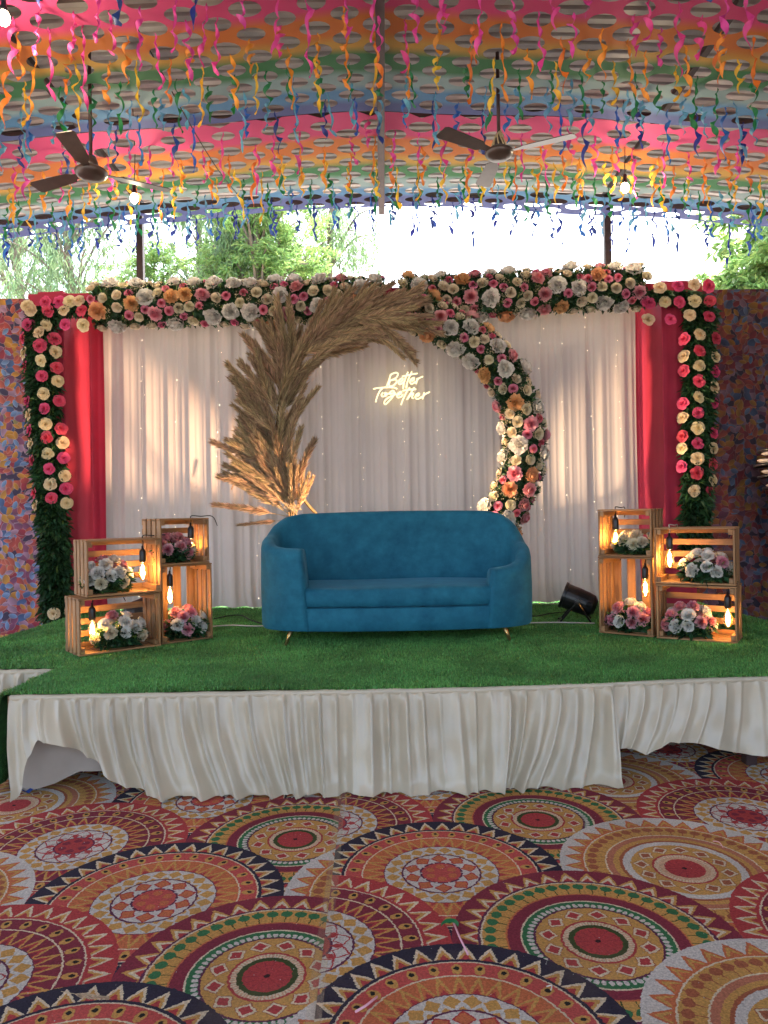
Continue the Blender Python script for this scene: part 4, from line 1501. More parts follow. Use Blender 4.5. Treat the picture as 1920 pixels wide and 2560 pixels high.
def wall(i, j):
    phi = phis[i]
    p, n_ = sell(phi), sell_n(phi)
    h = interp(hl, math.degrees(phi))
    # cross-section from the outer foot over the rounded top to the inner foot
    prof = [(0.012, 0.098), (0.0, 0.115), (-0.004, 0.30), (-0.004, h * 0.62), (0.0, h - 0.06), (0.006, h - 0.028), (0.020, h - 0.009), (0.040, h), (TH - 0.035, h), (TH - 0.016, h - 0.009), (TH - 0.004, h - 0.03), (TH, h - 0.06), (TH + 0.006, h * 0.62), (TH + 0.012, 0.24)]
    d, z = prof[j]
    # the arm fronts rake: their foot reaches further along the curve than their top
    k_ = max(0.0, 1 - i / 9.0) - max(0.0, 1 - (NPATH - i) / 9.0)
    tg = (sell(phis[min(i + 1, NPATH)]) - sell(phis[max(i - 1, 0)])).normalized()
    return p - n_ * d + Vector((0, 0, z)) - tg * (k_ * 0.055 * (1 - z / h))
mb.grid(NPATH + 1, 14, wall)
NB = 14
mb.f.append(tuple(range(NB)))
mb.f.append(tuple(NPATH * NB + k for k in range(NB))[::-1])
mb.build('backrest', M['velvet'], sofa, smooth=True)
# plinth under the seat
mb = MB()
NC = 96
def base(i, j):
    phi = 2 * math.pi * i / NC
    z = (0.096, 0.104, 0.17, 0.245, 0.252)[j]
    ins = (0.020, 0.008, 0.006, 0.007, 0.016)[j]
    return sell(phi, SA - ins, SB - ins) + Vector((0, 0.004 * math.sin(phi * 9), z))
mb.grid(NC, 5, base, closed_u=True)
mb.f.append(tuple(i * 5 + 4 for i in range(NC)))
mb.f.append(tuple(i * 5 for i in range(NC))[::-1])
mb.build('plinth', M['velvet'], sofa, smooth=True)
# cushion
mb = MB()
def cush(i, j):
    phi = 2 * math.pi * i / NC
    ins, z = ((0.03, 0.256), (0.006, 0.268), (0.0, 0.31), (0.002, 0.352), (0.012, 0.374), (0.04, 0.386), (0.12, 0.392), (0.25, 0.394))[j]
    p = sell(phi, SA - TH - 0.022 - ins, SB - 0.055 - ins * 0.9, 4.2)
    p.y -= 0.035 if p.y < 0 else 0.028
    w = 0.003 * math.sin(phi * 13) + 0.002 * math.sin(phi * 29 + 1)
    return p + Vector((0, w if j < 5 else 0, z + 0.003 * math.sin(p.x * 6) * (j > 3)))
mb.grid(NC, 8, cush, closed_u=True)
mb.f.append(tuple(i * 8 + 7 for i in range(NC)))
mb.f.append(tuple(i * 8 for i in range(NC))[::-1])
mb.build('seat_cushion', M['velvet'], sofa, smooth=True)
for sx in (-1, 1):
    for sy in (-1, 1):
        mb = MB()
        mb.tube([(sx * 0.72, sy * 0.31, 0.125), (sx * 0.765, sy * 0.345, 0.002)], [0.018, 0.010], 10)
        mb.build('leg', M['brass'], sofa, smooth=True)

# ================================================================ wooden crates
CL, CS, CD, CT = 0.545, 0.37, 0.28, 0.012
_slat_cache = {}
def slat_mesh(l, w, t):
    k = (round(l, 4), round(w, 4), round(t, 4))
    if k not in _slat_cache:
        b_ = MB()
        b_.bbox((0, 0, 0), (l, w, t), 0.0022)
        _slat_cache[k] = b_.mesh('slat', M['wood'])
    return _slat_cache[k]
QX = Quaternion((1, 0, 0), math.pi / 2)
def crate(label, fl, ang, z, w, h, upright, seed):
    """open crate on its side; fl = front left foot, ang = heading of its front edge"""
    rr = random.Random(seed)
    R = Matrix.Rotation(ang, 3, 'Z')
    c = Vector((fl[0], fl[1], z)) + R @ Vector((w / 2, CD / 2, 0))
    root = empty('wooden_crate', c, ang, label, 'crate', 'crates with bulbs and flowers beside the sofa')
    def sl(nm, l, wd, t, loc, axis):
        # axis: which way the length runs, and which way the face looks
        q = {'x_flat': Quaternion(), 'x_back': QX, 'z_side': Quaternion((0, 1, 0), math.pi / 2), 'z_back': Quaternion((0, 1, 0), math.pi / 2) @ QX, 'y': Quaternion((0, 0, 1), math.pi / 2)}[axis]
        q = q @ Quaternion((0, 0, 1), rr.uniform(-0.006, 0.006))
        inst(nm, slat_mesh(l, wd, t), root, Vector(loc) + Vector((rr.uniform(-.001, .001),) * 3), q)
    n_, gap = 4, 0.024
    sw = (CD - gap * (n_ - 1)) / n_
    for k in range(n_):
        y = -CD / 2 + sw / 2 + k * (sw + gap)
        sl('slat', w, sw, CT, (0, y, CT / 2 + 0.001), 'x_flat')
        sl('slat', w, sw, CT, (0, y, h - CT / 2 - 0.001), 'x_flat')
        for s in (-1, 1):
            sl('slat', h - 2 * CT - 0.006, sw, CT, (s * (w / 2 - CT / 2 - 0.002), y, h / 2), 'z_side')
    nb_ = 4 if upright else 5
    if upright:
        bw = 0.060
        for k in range(nb_):
            x = -w / 2 + bw / 2 + 0.004 + k * (w - 0.008 - bw) / (nb_ - 1)
            sl('back_slat', h - 0.004, bw, 0.010, (x, CD / 2 + 0.0065, h / 2), 'z_back')
    else:
        bw = 0.042
        for k in range(nb_):
            zz_ = bw / 2 + 0.004 + k * (h - 0.008 - bw) / (nb_ - 1)
            sl('back_slat', w - 0.004, bw, 0.010, (0, CD / 2 + 0.0065, zz_), 'x_back')
    for sx in (-1, 1):
        for sz in (0, 1):
            sl('corner_batten', CD - 0.012, 0.026, 0.034, (sx * (w / 2 - CT - 0.0165), 0.0, CT + 0.020 if sz == 0 else h - CT - 0.020), 'y')
    return root, c, R

glass_mesh = MB()
glass_mesh.lathe([(0.013, 0.0), (0.014, -0.012), (0.020, -0.030), (0.029, -0.055), (0.031, -0.075), (0.028, -0.098), (0.019, -0.117), (0.008, -0.126), (0.0, -0.128)], 16)
GLASS = glass_mesh.mesh('bulb_glass', M['glass'], True)
sk = MB()
sk.lathe([(0.0, 0.112), (0.007, 0.110), (0.008, 0.090), (0.016, 0.082), (0.0215, 0.072), (0.022, 0.030), (0.0225, 0.012), (0.020, 0.0), (0.0, -0.001)], 14)
SOCKET = sk.mesh('bulb_socket', M['black'], True)
fm = MB()
for k in range(8):
    a = 2 * math.pi * k / 8
    b_ = a + 0.25
    fm.tube([(0.006 * math.cos(a), 0.006 * math.sin(a), -0.030), (0.013 * math.cos(b_), 0.013 * math.sin(b_), -0.088)], 0.0016, 4)
FIL = fm.mesh('bulb_filament', M['filament'])
def edison(label, c, R, lx, ly, ztop, drop, knot=True, cordm='black_matte'):
    p = c + R @ Vector((lx, ly, 0))
    p.z = ztop - drop
    root = empty('edison_bulb', p, label=label, cat='light bulb', group='hanging filament bulbs in the crates')
    inst('socket', SOCKET, root, (0, 0, 0))
    gl = inst('bulb_glass', GLASS, root, (0, 0, 0))
    inst('filament', FIL, gl, (0, 0, 0))
    b_ = MB()
    t = drop - 0.105
    b_.tube(smooth_path([(0, 0, 0.105), (0.004, 0.002, 0.105 + t * 0.5), (0, 0, drop + 0.006), (0.01, 0.02, drop + 0.018), (0.06, 0.06, drop + 0.012), (0.12, 0.16, drop + 0.010), (0.14, 0.23, drop - 0.06)], 4), 0.0035, 6)
    b_.build('cord', M[cordm], root, smooth=True)
    l = bpy.data.lights.new('bulb_glow', 'POINT')
    l.energy = 0.33
    l.color = (1.0, 0.62, 0.26)
    l.shadow_soft_size = 0.02
    lo = bpy.data.objects.new('bulb_glow', l)
    COL.objects.link(lo)
    lo.parent = root
    lo.location = (0, 0, -0.06)
    return root

def bouquet(label, c, R, lx, ly, z, w, hgt, seed, cols, n_=13, fr=(0.046, 0.055)):
    rr = random.Random(seed)
    rng = np.random.default_rng(seed)
    o = c + R @ Vector((lx, ly, 0))
    o.z = z
    root = empty('flower_bouquet', o, math.atan2(R[1][0], R[0][0]), label, 'bouquet', 'low carnation bouquets in the crates')
    placed = []
    for k in range(n_ * 120):
        if len(placed) >= n_:
            break
        a = rr.uniform(0, 2 * math.pi)
        el = math.asin(rr.uniform(0.12, 1.0))
        n3 = Vector((math.cos(a) * math.cos(el), math.sin(a) * math.cos(el), math.sin(el)))
        p = Vector((n3.x * w / 2, n3.y * 0.085, 0.045 + n3.z * (hgt - 0.045)))
        r = rr.uniform(*fr)
        if all((p - q).length > (r + s) * 0.64 for q, s in placed):
            placed.append((p, r))
            nn = (n3 + Vector((0, -0.5, 0.05))).normalized()
            cc = rr.choice(cols)
            nm = {'softpink': 'pink_carnation', 'white': 'white_carnation', 'cream': 'cream_carnation'}[cc]
            ms = FULLROSE if (cc == 'white' and rr.random() < 0.4) else CARNATION
            inst(nm, rr.choice(ms), root, p, facing(nn, rr.uniform(0, 6.28)), r, M[cc])
    m_ = 420
    a = rng.random(m_) * 2 * np.pi
    rad = np.sqrt(rng.random(m_))
    pos = np.stack([np.cos(a) * rad * w * 0.47, np.sin(a) * rad * 0.085, 0.012 + rng.random(m_) * hgt * 0.5], 1)
    dr = np.stack([np.cos(a), np.sin(a) - 0.4, 0.3 * np.ones(m_)], 1)
    leaf_stuff('foliage', root, pos, dr, 0.06, 0.024, M['leaf_garland'], rng, droop=0.15, spread=0.5)
    pos2 = np.stack([np.cos(a[:60]) * rad[:60] * w * 0.55, np.sin(a[:60]) * rad[:60] * 0.09, 0.02 + rng.random(60) * hgt * 0.55], 1)
    leaf_stuff('lime_sprigs', root, pos2, dr[:60], 0.05, 0.014, M['leaf_lime'], rng, spread=0.6)
    b_ = MB()
    b_.lathe([(0.0, 0.0), (w * 0.30, 0.001), (w * 0.30, 0.018), (w * 0.2, 0.05), (0.0, 0.06)], 14, Matrix.Diagonal((1, 0.5, 1)))
    b_.build('foam_base', M['leaf_garland'], root, smooth=True)
    return root
S0 = STAGE_Z + 0.010
A1 = RAD(40)
# group beside the pale print
r1, c1, R1 = crate('wooden crate lying on the turf by the pale print, a crate on top of it', (-1.955, 4.71), A1, S0, CL, CS, False, 1)
r2, c2, R2 = crate('wooden crate lying on its long side on top of another by the pale petal print', (-1.915, 4.745), A1 - 0.03, S0 + CS + 0.002, 0.50, CS, False, 2)
r3, c3, R3 = crate('wooden crate standing upright on the turf next to the blue sofa arm and pampas', (-1.545, 5.10), A1, S0, 0.385, CL, True, 3)
r4, c4, R4 = crate('small wooden crate on top of the upright crate in front of the plain curtain edge', (-1.535, 5.06), A1 + 0.04, S0 + CL + 0.002, 0.375, 0.325, False, 4)
edison('lit filament bulb in the lowest lying crate by the pale print', c1, R1, -0.155, -0.04, S0 + CS, 0.155)
edison('lit filament bulb in the lying crate stacked on another by the pale print', c2, R2, 0.15, -0.05, S0 + 2 * CS + 0.002, 0.165)
edison('lit filament bulb in the upright crate beneath the small crate with pink carnations', c3, R3, -0.085, -0.04, S0 + CL, 0.155)
edison('lit filament bulb in the small crate stacked above the upright crate by the pampas', c4, R4, 0.09, -0.05, S0 + CL + 0.325, 0.145)
bouquet('pink and white carnation bouquet in the lowest lying crate by the pale print', c1, R1, 0.03, -0.03, S0 + CT + 0.003, 0.31, 0.21, 1, ['softpink', 'white', 'white', 'cream'], 20)
bouquet('pink and white carnation bouquet in the lying crate stacked on another by the pale print', c2, R2, -0.08, -0.02, S0 + CS + CT + 0.006, 0.29, 0.21, 12, ['softpink', 'white', 'softpink', 'white', 'cream'], 19)
bouquet('pink and white carnation bouquet in the upright crate next to the pampas', c3, R3, 0.03, -0.04, S0 + CT + 0.003, 0.27, 0.20, 3, ['softpink', 'white', 'softpink'], 20)
bouquet('mostly pink carnation bouquet in the small crate above the upright crate by the pampas', c4, R4, -0.03, -0.02, S0 + CL + CT + 0.006, 0.25, 0.165, 4, ['softpink', 'softpink', 'softpink', 'cream'], 17)
# group beside the shaded print
B1 = RAD(-32)
r5, c5, R5 = crate('wooden crate standing upright on the turf in front of the black spotlight', (1.52, 5.29), RAD(-38), S0, 0.385, CL, True, 5)
r6, c6, R6 = crate('small wooden crate on top of the upright crate in front of the red drape', (1.515, 5.255), RAD(-36), S0 + CL + 0.002, 0.375, 0.335, False, 6)
r7, c7, R7 = crate('wooden crate lying on the turf by the shaded print, another on top of it', (1.838, 5.03), B1, S0, 0.50, CS, False, 7)
r8, c8, R8 = crate('wooden crate lying on its long side on top of another below the dark leafy column', (1.828, 5.02), B1 + 0.02, S0 + CS + 0.002, 0.50, CS + 0.01, False, 8)
edison('lit filament bulb in the upright crate by the black spotlight', c5, R5, 0.115, -0.05, S0 + CL, 0.155)
edison('lit filament bulb in the small crate stacked above the upright crate by the spotlight', c6, R6, -0.09, -0.05, S0 + CL + 0.335, 0.145)
edison('lit filament bulb in the lower lying crate by the shaded print', c7, R7, 0.185, -0.05, S0 + CS, 0.155)
edison('lit filament bulb on a white cord in the lying crate below the leafy column', c8, R8, -0.165, -0.06, S0 + 2 * CS + 0.012, 0.150, cordm='white_cable')
bouquet('pink and white carnation bouquet in the upright crate by the black spotlight', c5, R5, 0.0, -0.04, S0 + CT + 0.003, 0.28, 0.19, 5, ['softpink', 'white', 'softpink'], 19)
bouquet('cream and pink carnation bouquet in the small crate above the upright crate by the spotlight', c6, R6, 0.04, -0.02, S0 + CL + CT + 0.006, 0.26, 0.14, 6, ['softpink', 'cream', 'white'], 15)
bouquet('pink and white carnation bouquet in the lower lying crate by the shaded print', c7, R7, -0.06, -0.04, S0 + CT + 0.003, 0.29, 0.20, 7, ['softpink', 'white', 'white'], 20)
bouquet('pink and white carnation bouquet in the lying crate below the dark leafy column', c8, R8, 0.06, -0.03, S0 + CS + CT + 0.006, 0.29, 0.19, 8, ['softpink', 'white', 'white'], 20)

# ================================================================ floor spotlights
def par_can(label, base, aim, energy, col, cone):
    root = empty('floor_spotlight', base, label=label, cat='spotlight', group='black floor spotlights on the turf')
    ctr_ = Vector((0, 0, 0.165))
    ax = (Vector(aim) - (Vector(base) + ctr_)).normalized()
    q = ax.to_track_quat('Z', 'Y').to_matrix().to_4x4()
    T = Matrix.Translation(ctr_) @ q
    b_ = MB()
    b_.lathe([(0.0, -0.15), (0.055, -0.148), (0.085, -0.12), (0.095, -0.07), (0.097, -0.02), (0.099, 0.0), (0.099, 0.10), (0.106, 0.104), (0.106, 0.125), (0.094, 0.125), (0.090, 0.085), (0.0, 0.08)], 28, T)
    hs_ = b_.build('housing', M['black'], root, smooth=False)
    b_ = MB()
    for k in range(7):
        a = 2 * math.pi * k / 7
        b_.lathe([(0.022, 0.083), (0.022, 0.088), (0.0, 0.092)], 10, T @ Matrix.Translation((0.058 * math.cos(a), 0.058 * math.sin(a), 0)))
    b_.lathe([(0.022, 0.083), (0.022, 0.088), (0.0, 0.092)], 10, T)
    b_.build('lens', M['lens'], hs_, smooth=True)
    # yoke: a bent flat bar that doubles as the stand
    side = Vector((0, 0, 1)).cross(ax).normalized()
    fw = Vector((ax.x, ax.y, 0)).normalized()
    for s in (-1, 1):
        b_ = MB()
        hub = ctr_ + side * s * 0.108
        b_.tube([hub, side * s * 0.112 + fw * 0.13 + Vector((0, 0, 0.008)), side * s * 0.05 + fw * 0.15 + Vector((0, 0, 0.008))], 0.008, 6)
        b_.tube([hub, side * s * 0.112 - fw * 0.10 + Vector((0, 0, 0.008))], 0.008, 6)
        b_.lathe([(0.0, -0.014), (0.020, -0.012), (0.020, 0.012), (0.0, 0.014)], 10, Matrix.Translation(hub) @ side.to_track_quat('Z', 'Y').to_matrix().to_4x4())
        b_.build('yoke_leg', M['black'], root)
    l = bpy.data.lights.new('spot_beam', 'SPOT')
    l.energy = energy
    l.color = col
    l.spot_size = RAD(cone)
    l.spot_blend = 0.8
    l.shadow_soft_size = 0.09
    lo = bpy.data.objects.new('spot_beam', l)
    COL.objects.link(lo)
    lo.parent = root
    lo.location = ctr_ + ax * 0.135
    lo.rotation_euler = (-ax).to_track_quat('Z', 'Y').to_euler()
    return root
par_can('black round spotlight beside the sofa by the upright crate, aimed at the pampas foot', (1.52, 5.86, S0), P(640, 1060, 6.5), 300, (1.0, 0.58, 0.32), 21)
par_can('black round spotlight behind the crates by the pale print, aimed at the arch roses', (-1.86, 5.72, S0), P(1110, 1030, 6.5), 230, (1.0, 0.66, 0.38), 24)

# ================================================================ cables on the turf
def cable(label, pts, r, m):
    b_ = MB()
    pp = smooth_path(pts, 5)
    b_.tube(pp, r, 6)
    tag(b_.build('power_cable', M[m], smooth=True), label, 'cable')
gz = STAGE_Z + 0.020
def G(x, y, up=0.0):
    """point on the turf under a pixel"""
    lo, hi = 3.0, 9.0
    for _ in range(40):
        mid = (lo + hi) / 2
        if P(x, y, mid).z > STAGE_Z:
            lo = mid
        else:
            hi = mid
    d = (lo + hi) / 2
    p = P(x, y, d)
    return Vector((p.x, p.y, gz + up))
cable('white cable running from the crates under the sofa across the turf', [G(455, 1359), G(500, 1356), G(560, 1358), G(620, 1352), G(760, 1352), G(960, 1348), G(1120, 1351), G(1200, 1350), G(1285, 1352)], 0.0055, 'white_cable')
cable('black cable looping over the turf beside the upright crate and the sofa', [G(462, 1342), G(490, 1336), G(520, 1334), G(545, 1346), G(585, 1354), G(640, 1345)], 0.005, 'black_matte')
cable('black cable from the spotlight towards the back of the sofa', [G(1246, 1328, 0.05), G(1225, 1326), G(1190, 1330), G(1150, 1336), G(1110, 1322), G(1060, 1318)], 0.005, 'black_matte')
cable('thin white cable lying along the curtain hem', [G(1140, 1307), G(1180, 1309), G(1225, 1309), G(1262, 1311)], 0.004, 'white_cable')

# ================================================================ canopy: roof, beams, posts
def arch_z(x):
    return -0.0054 * abs(x) ** 2.6
ROOF_Z, CLOTH_Z = 4.99, 4.70
canopy = empty('canopy_roof', (0, 3, 0), label='arched corrugated steel canopy roof on dark posts above the stage', cat='canopy')
def cp(o):
    o.location = Vector(o.location) - Vector((0, 3, 0))
    return o
ny = []
y = -3.6
while y < 8.3:
    for dy, z in ((0.0, 0.0), (0.055, 0.0), (0.066, 0.026), (0.089, 0.026)):
        ny.append((y + dy, z))
    y += 0.10
xsr = np.linspace(-7.2, 7.2, 37)
mb = MB()
mb.grid(len(xsr), len(ny), lambda i, j: (xsr[i], ny[j][0], ROOF_Z + arch_z(xsr[i]) + ny[j][1]))
cp(mb.build('corrugated_sheet', M['roof'], canopy))
def xbeam(nm, yy, z0, r, m='dark_steel'):
    b_ = MB()
    b_.tube([(x, yy, z0 + arch_z(x)) for x in np.linspace(-7.1, 7.1, 31)], r, 4)
    cp(b_.build(nm, M[m], canopy))
for yy in (-3.4, -1.0, 1.4, 3.2, 5.0, 6.6):
    xbeam('arched_purlin', yy, ROOF_Z - 0.045, 0.032)
xbeam('rear_eave_beam', 8.0, CLOTH_Z + 0.09, 0.060)
for x in (-5.1, -2.59, 2.47, 5.1):
    b_ = MB()
    b_.box((x, 2.4, ROOF_Z - 0.12 + arch_z(x)), (0.05, 11.6, 0.05))
    cp(b_.build('rafter', M['dark_steel'], canopy))
b_ = MB()
b_.box((0.03, 2.2, CLOTH_Z - 0.075), (0.062, 11.5, 0.062))
cp(b_.build('ridge_beam', M['brown_steel'], canopy))
for x in (-2.59, 2.47):
    b_ = MB()
    b_.box((x, 8.02, (CLOTH_Z + 0.05) / 2), (0.07, 0.07, CLOTH_Z + 0.05))
    cp(b_.build('post', M['dark_steel'], canopy))
for x, yy in ((-6.9, 8.0), (6.9, 8.0), (-6.9, -3.4), (6.9, -3.4), (-6.9, 2.4), (6.9, 2.4)):
    b_ = MB()
    b_.box((x, yy, 2.05), (0.08, 0.08, 4.1))
    cp(b_.build('post', M['dark_steel'], canopy))

# ---------------------------------------------------------------- streamers cut from the cloth
def streamer_mesh(seed):
    """a strip cut in a spiral from its hole, so it hangs as a loose helix"""
    rr = random.Random(seed)
    L = rr.uniform(0.34, 0.50)
    turns = rr.uniform(2.2, 3.6) * rr.choice([-1, 1])
    ph = rr.uniform(0, 6.28)
    rho = rr.uniform(0.022, 0.034)
    n_ = 34
    V, F = [], []
    dx, dy = rr.uniform(-.03, .03), rr.uniform(-.03, .03)
    for i in range(n_ + 1):
        t = i / n_
        th = ph + turns * 2 * math.pi * t ** 0.85
        q = min(1.0, 3.5 * t)
        rh = rho * q * (0.75 + 0.45 * math.sin(t * 4 + ph))
        c = Vector((rh * math.cos(th) + dx * t, rh * math.sin(th) + dy * t, -L * t + 0.012 * q * math.sin(th * 1.0 + 1.0)))
        w = 0.0235 * (0.7 + 0.45 * t) * (1 - 0.7 * max(0, (t - 0.88) / 0.12))
        rad = Vector((math.cos(th), math.sin(th), 0))
        tan = Vector((-math.sin(th), math.cos(th), 0))
        side = (Vector((0, 0, 0.85)) + rad * 0.55 + tan * 0.55 * math.sin(th * 0.5 + ph)).normalized()
        V += [tuple(c + side * w), tuple(c - side * w)]
    for i in range(n_):
        F.append((2 * i, 2 * i + 1, 2 * i + 3, 2 * i + 2))
    b_ = MB()
    b_.add(V, F)
    return b_.mesh('streamer', STREAM['pink'], True)
STRM = [streamer_mesh(300 + i) for i in range(12)]
def cloth_z(x, y, y0, y1):
    t = (y - y0) / (y1 - y0)
    return CLOTH_Z - 0.048 * abs(x) ** 1.25 - 0.035 * math.sin(math.pi * t) - 0.012 * math.sin(x * 3.1 + y)
def rainbow_sheet(label, y0, y1, xh, stops, seed, limit=300):
    """perforated cloth: a staggered field of round holes, each with its cut strip hanging down"""
    rr = random.Random(seed)
    root = empty('rainbow_ceiling_cloth', (0, (y0 + y1) / 2, CLOTH_Z), label=label, cat='ceiling cloth', group='rainbow cloths under the canopy')
    org = Vector(root.location)
    m = make_rainbow_mat('rainbow_cloth', [(a - org.y, RBL[c]) for a, c in stops])
    V, F = [], []
    gx, gy, N = 0.21, 0.122, 16
    holes = []
    r_i = 0
    yy = y0 + 0.5 * gy
    while yy < y1 + gy:
        xx = -xh + (gx if r_i % 2 else 0)
        while xx < xh + gx:
            base = len(V)
            cxy = (xx + rr.uniform(-.006, .006), yy + rr.uniform(-.006, .006))
            rx, ry = 0.102 * rr.uniform(0.88, 1.05), 0.075 * rr.uniform(0.88, 1.04)
            whole = y0 + 0.07 < yy < y1 - 0.05
            for k in range(N):
                a = 2 * math.pi * k / N
                ca, sa = math.cos(a), math.sin(a)
                if whole:
                    px_, py_ = cxy[0] + rx * ca, cxy[1] + ry * sa
                else:
                    px_, py_ = cxy[0] + 0.02 * ca, cxy[1] + 0.02 * sa
                V.append((px_, py_))
                s = 1.0 / (abs(ca) + abs(sa))
                V.append((xx + gx * s * ca, yy + gy * s * sa))
            for k in range(N):
                k2 = (k + 1) % N
                F.append((base + 2 * k, base + 2 * k + 1, base + 2 * k2 + 1, base + 2 * k2))
            if not whole:
                F.append(tuple(base + 2 * k for k in range(N)))
            else:
                holes.append((cxy, ry))
            xx += 2 * gx
        yy += gy
        r_i += 1
    V3 = []
    for x, y in V:
        y = min(max(y, y0), y1)
        x = min(max(x, -xh), xh)
        V3.append((x, y - org.y, cloth_z(x, y, y0, y1) - org.z))
    b_ = MB()
    b_.add(V3, F)
    cl = b_.build('perforated_cloth', m, root, smooth=True)
    holes.sort(key=lambda h: abs(h[0][0]) / (h[0][1]))
    for (x, y), ry in holes[:limit]:
        if rr.random() < 0.06:
            continue
        c = [cc for a, cc in stops if a <= y][-1]
        ey = y + ry * rr.choice([0.9, 0.9, -0.9])
        inst('streamer', rr.choice(STRM), root, (x + rr.uniform(-.03, .03), ey - org.y, cloth_z(x, ey, y0, y1) - org.z + 0.004),
             Quaternion((0, 0, 1), rr.uniform(0, 6.28)) @ Quaternion((1, 0, 0), rr.gauss(0, 0.06)), (0.85, 0.85, rr.uniform(0.6, 1.08)), STREAM[c])
    return root
rainbow_sheet('rainbow striped ceiling cloth with cut-out streamers above the front of the stage', 4.30, 6.09, 4.4,
              [(4.30, 'pink'), (4.85, 'orange'), (5.10, 'yellow'), (5.24, 'green'), (5.50, 'aqua'), (5.72, 'blue'), (5.92, 'violet'), (6.09, 'violet')], 1, 270)
rainbow_sheet('rainbow striped ceiling cloth with cut-out streamers along the open rear eave', 6.10, 7.97, 5.3,
              [(6.10, 'pink'), (6.46, 'orange'), (6.76, 'yellow'), (6.92, 'green'), (7.18, 'aqua'), (7.42, 'blue'), (7.62, 'violet'), (7.97, 'violet')], 2, 300)
rainbow_sheet('rainbow striped ceiling cloth with cut-out streamers over the mandala carpet', 2.42, 4.29, 4.0,
              [(2.42, 'pink'), (2.72, 'orange'), (3.0, 'yellow'), (3.27, 'green'), (3.55, 'aqua'), (3.8, 'blue'), (4.05, 'violet'), (4.29, 'violet')], 3, 120)

# ================================================================ ceiling fans and hanging bulbs
def fan(label, p, r, spin, ribbons=False):
    root = empty('ceiling_fan', p, label=label, cat='fan', group='brown ceiling fans')
    b_ = MB()
    k = r / 0.12
    b_.lathe([(0.0, -0.062 * k), (0.055 * k, -0.060 * k), (0.075 * k, -0.048 * k), (0.085 * k, -0.046 * k), (0.105 * k, -0.030 * k), (0.120 * k, -0.008 * k), (0.118 * k, 0.008 * k), (0.10 * k, 0.022 * k), (0.06 * k, 0.034 * k), (0.0, 0.036 * k)], 28)
    b_.build('motor_housing', M['fan'], root, smooth=True)
    b_ = MB()
    b_.lathe([(0.058 * k, 0.034 * k), (0.052 * k, 0.07 * k), (0.036 * k, 0.115 * k), (0.016, 0.12 * k)], 16)
    b_.build('rod_cup', M['fan'], root, smooth=True)
    b_ = MB()
    ztop = ROOF_Z - 0.03 + arch_z(p[0]) - p[2]
    b_.tube([(0, 0, 0.1 * k), (0, 0, ztop)], 0.014, 8)
    b_.build('down_rod', M['brown_steel'], root, smooth=True)
    for j in range(3):
        a = spin + j * 2 * math.pi / 3
        b_ = MB()
        Rz = Matrix.Rotation(a, 4, 'Z') @ Matrix.Rotation(RAD(10), 4, 'X')
        V = []
        prof = [(0.10, 0.022), (0.17, 0.03), (0.20, 0.052), (0.40, 0.060), (0.56, 0.066), (0.585, 0.05)]
        for x, w in prof:
            for zz_ in (-0.003, 0.003):
                V += [Rz @ Vector((x, -w, zz_)), Rz @ Vector((x, w, zz_))]
        F = []
        for i in range(len(prof) - 1):
            q = i * 4
            F += [(q, q + 1, q + 5, q + 4), (q + 2, q + 6, q + 7, q + 3), (q, q + 4, q + 6, q + 2), (q + 1, q + 3, q + 7, q + 5)]
        e = (len(prof) - 1) * 4
        F += [(0, 2, 3, 1), (e, e + 1, e + 3, e + 2)]
        b_.add(V, F)
        b_.build('blade', M['fan'], root)
    if ribbons:
        rr = random.Random(3)
        b_ = MB()
        for j in range(9):
            a = j * 0.7
            b_.tube(smooth_path([(0.012, 0, 0.19 * k), (0.03 * math.cos(a), 0.03 * math.sin(a), 0.13 * k), (0.062 * k * math.cos(a + .3), 0.062 * k * math.sin(a + .3), 0.05 * k)], 4), 0.006, 5)
        b_.build('wound_ribbon', M['butter'], root, smooth=True)
    return root
fan('brown ceiling fan with a bare down-rod above the floor-length leafy column', P(197, 372, 5.5), 0.118, RAD(35))
fan('brown ceiling fan with pale ribbon wound round its down-rod', P(1078, 330, 5.75), 0.112, RAD(-25), True)

def led(label, p, en):
    root = empty('hanging_led_bulb', p, label=label, cat='light bulb', group='bare bulbs hanging from the canopy')
    b_ = MB()
    b_.lathe([(0.0, -0.062), (0.016, -0.058), (0.029, -0.043), (0.034, -0.022), (0.031, 0.0), (0.023, 0.016)], 18)
    b_.build('globe', M['led'], root, smooth=True)
    b_ = MB()
    b_.lathe([(0.024, 0.016), (0.022, 0.040), (0.016, 0.050), (0.016, 0.095), (0.006, 0.105), (0.0, 0.106)], 14)
    hd_ = b_.build('holder', M['black'], root, smooth=True)
    b_ = MB()
    b_.tube([(0, 0, 0.10), (0.01, 0.01, (ROOF_Z + arch_z(p[0]) - p[2]) * 0.5), (0, 0, ROOF_Z + arch_z(p[0]) - p[2])], 0.004, 5)
    b_.build('cord', M['black_matte'], hd_)
    l = bpy.data.lights.new('bulb_light', 'POINT')
    l.energy = en
    l.color = (1.0, 0.80, 0.52)
    l.shadow_soft_size = 0.05
    lo = bpy.data.objects.new('bulb_light', l)
    COL.objects.link(lo)
    lo.parent = root
    lo.location = (0, 0, -0.10)
led('bare lit bulb hanging between the fan with a plain rod and the rose swag', P(290, 424, 6.45), 3)
led('bare lit bulb hanging by the ribboned fan near the dark rear post', P(1350, 401, 6.45), 3)
led('bare lit bulb hanging among the pink stripe at the edge of the ceiling', P(8, 32, 4.3), 3)
b_ = MB()
b_.tube(smooth_path([P(255, -10, 4.9), P(330, 120, 5.3), P(400, 250, 5.9), P(470, 365, 6.6), P(530, 440, 7.6)], 6), 0.005, 5)
tag(b_.build('overhead_wire', M['black_matte'], smooth=True), 'thin black wire slung diagonally among the streamers', 'wire')

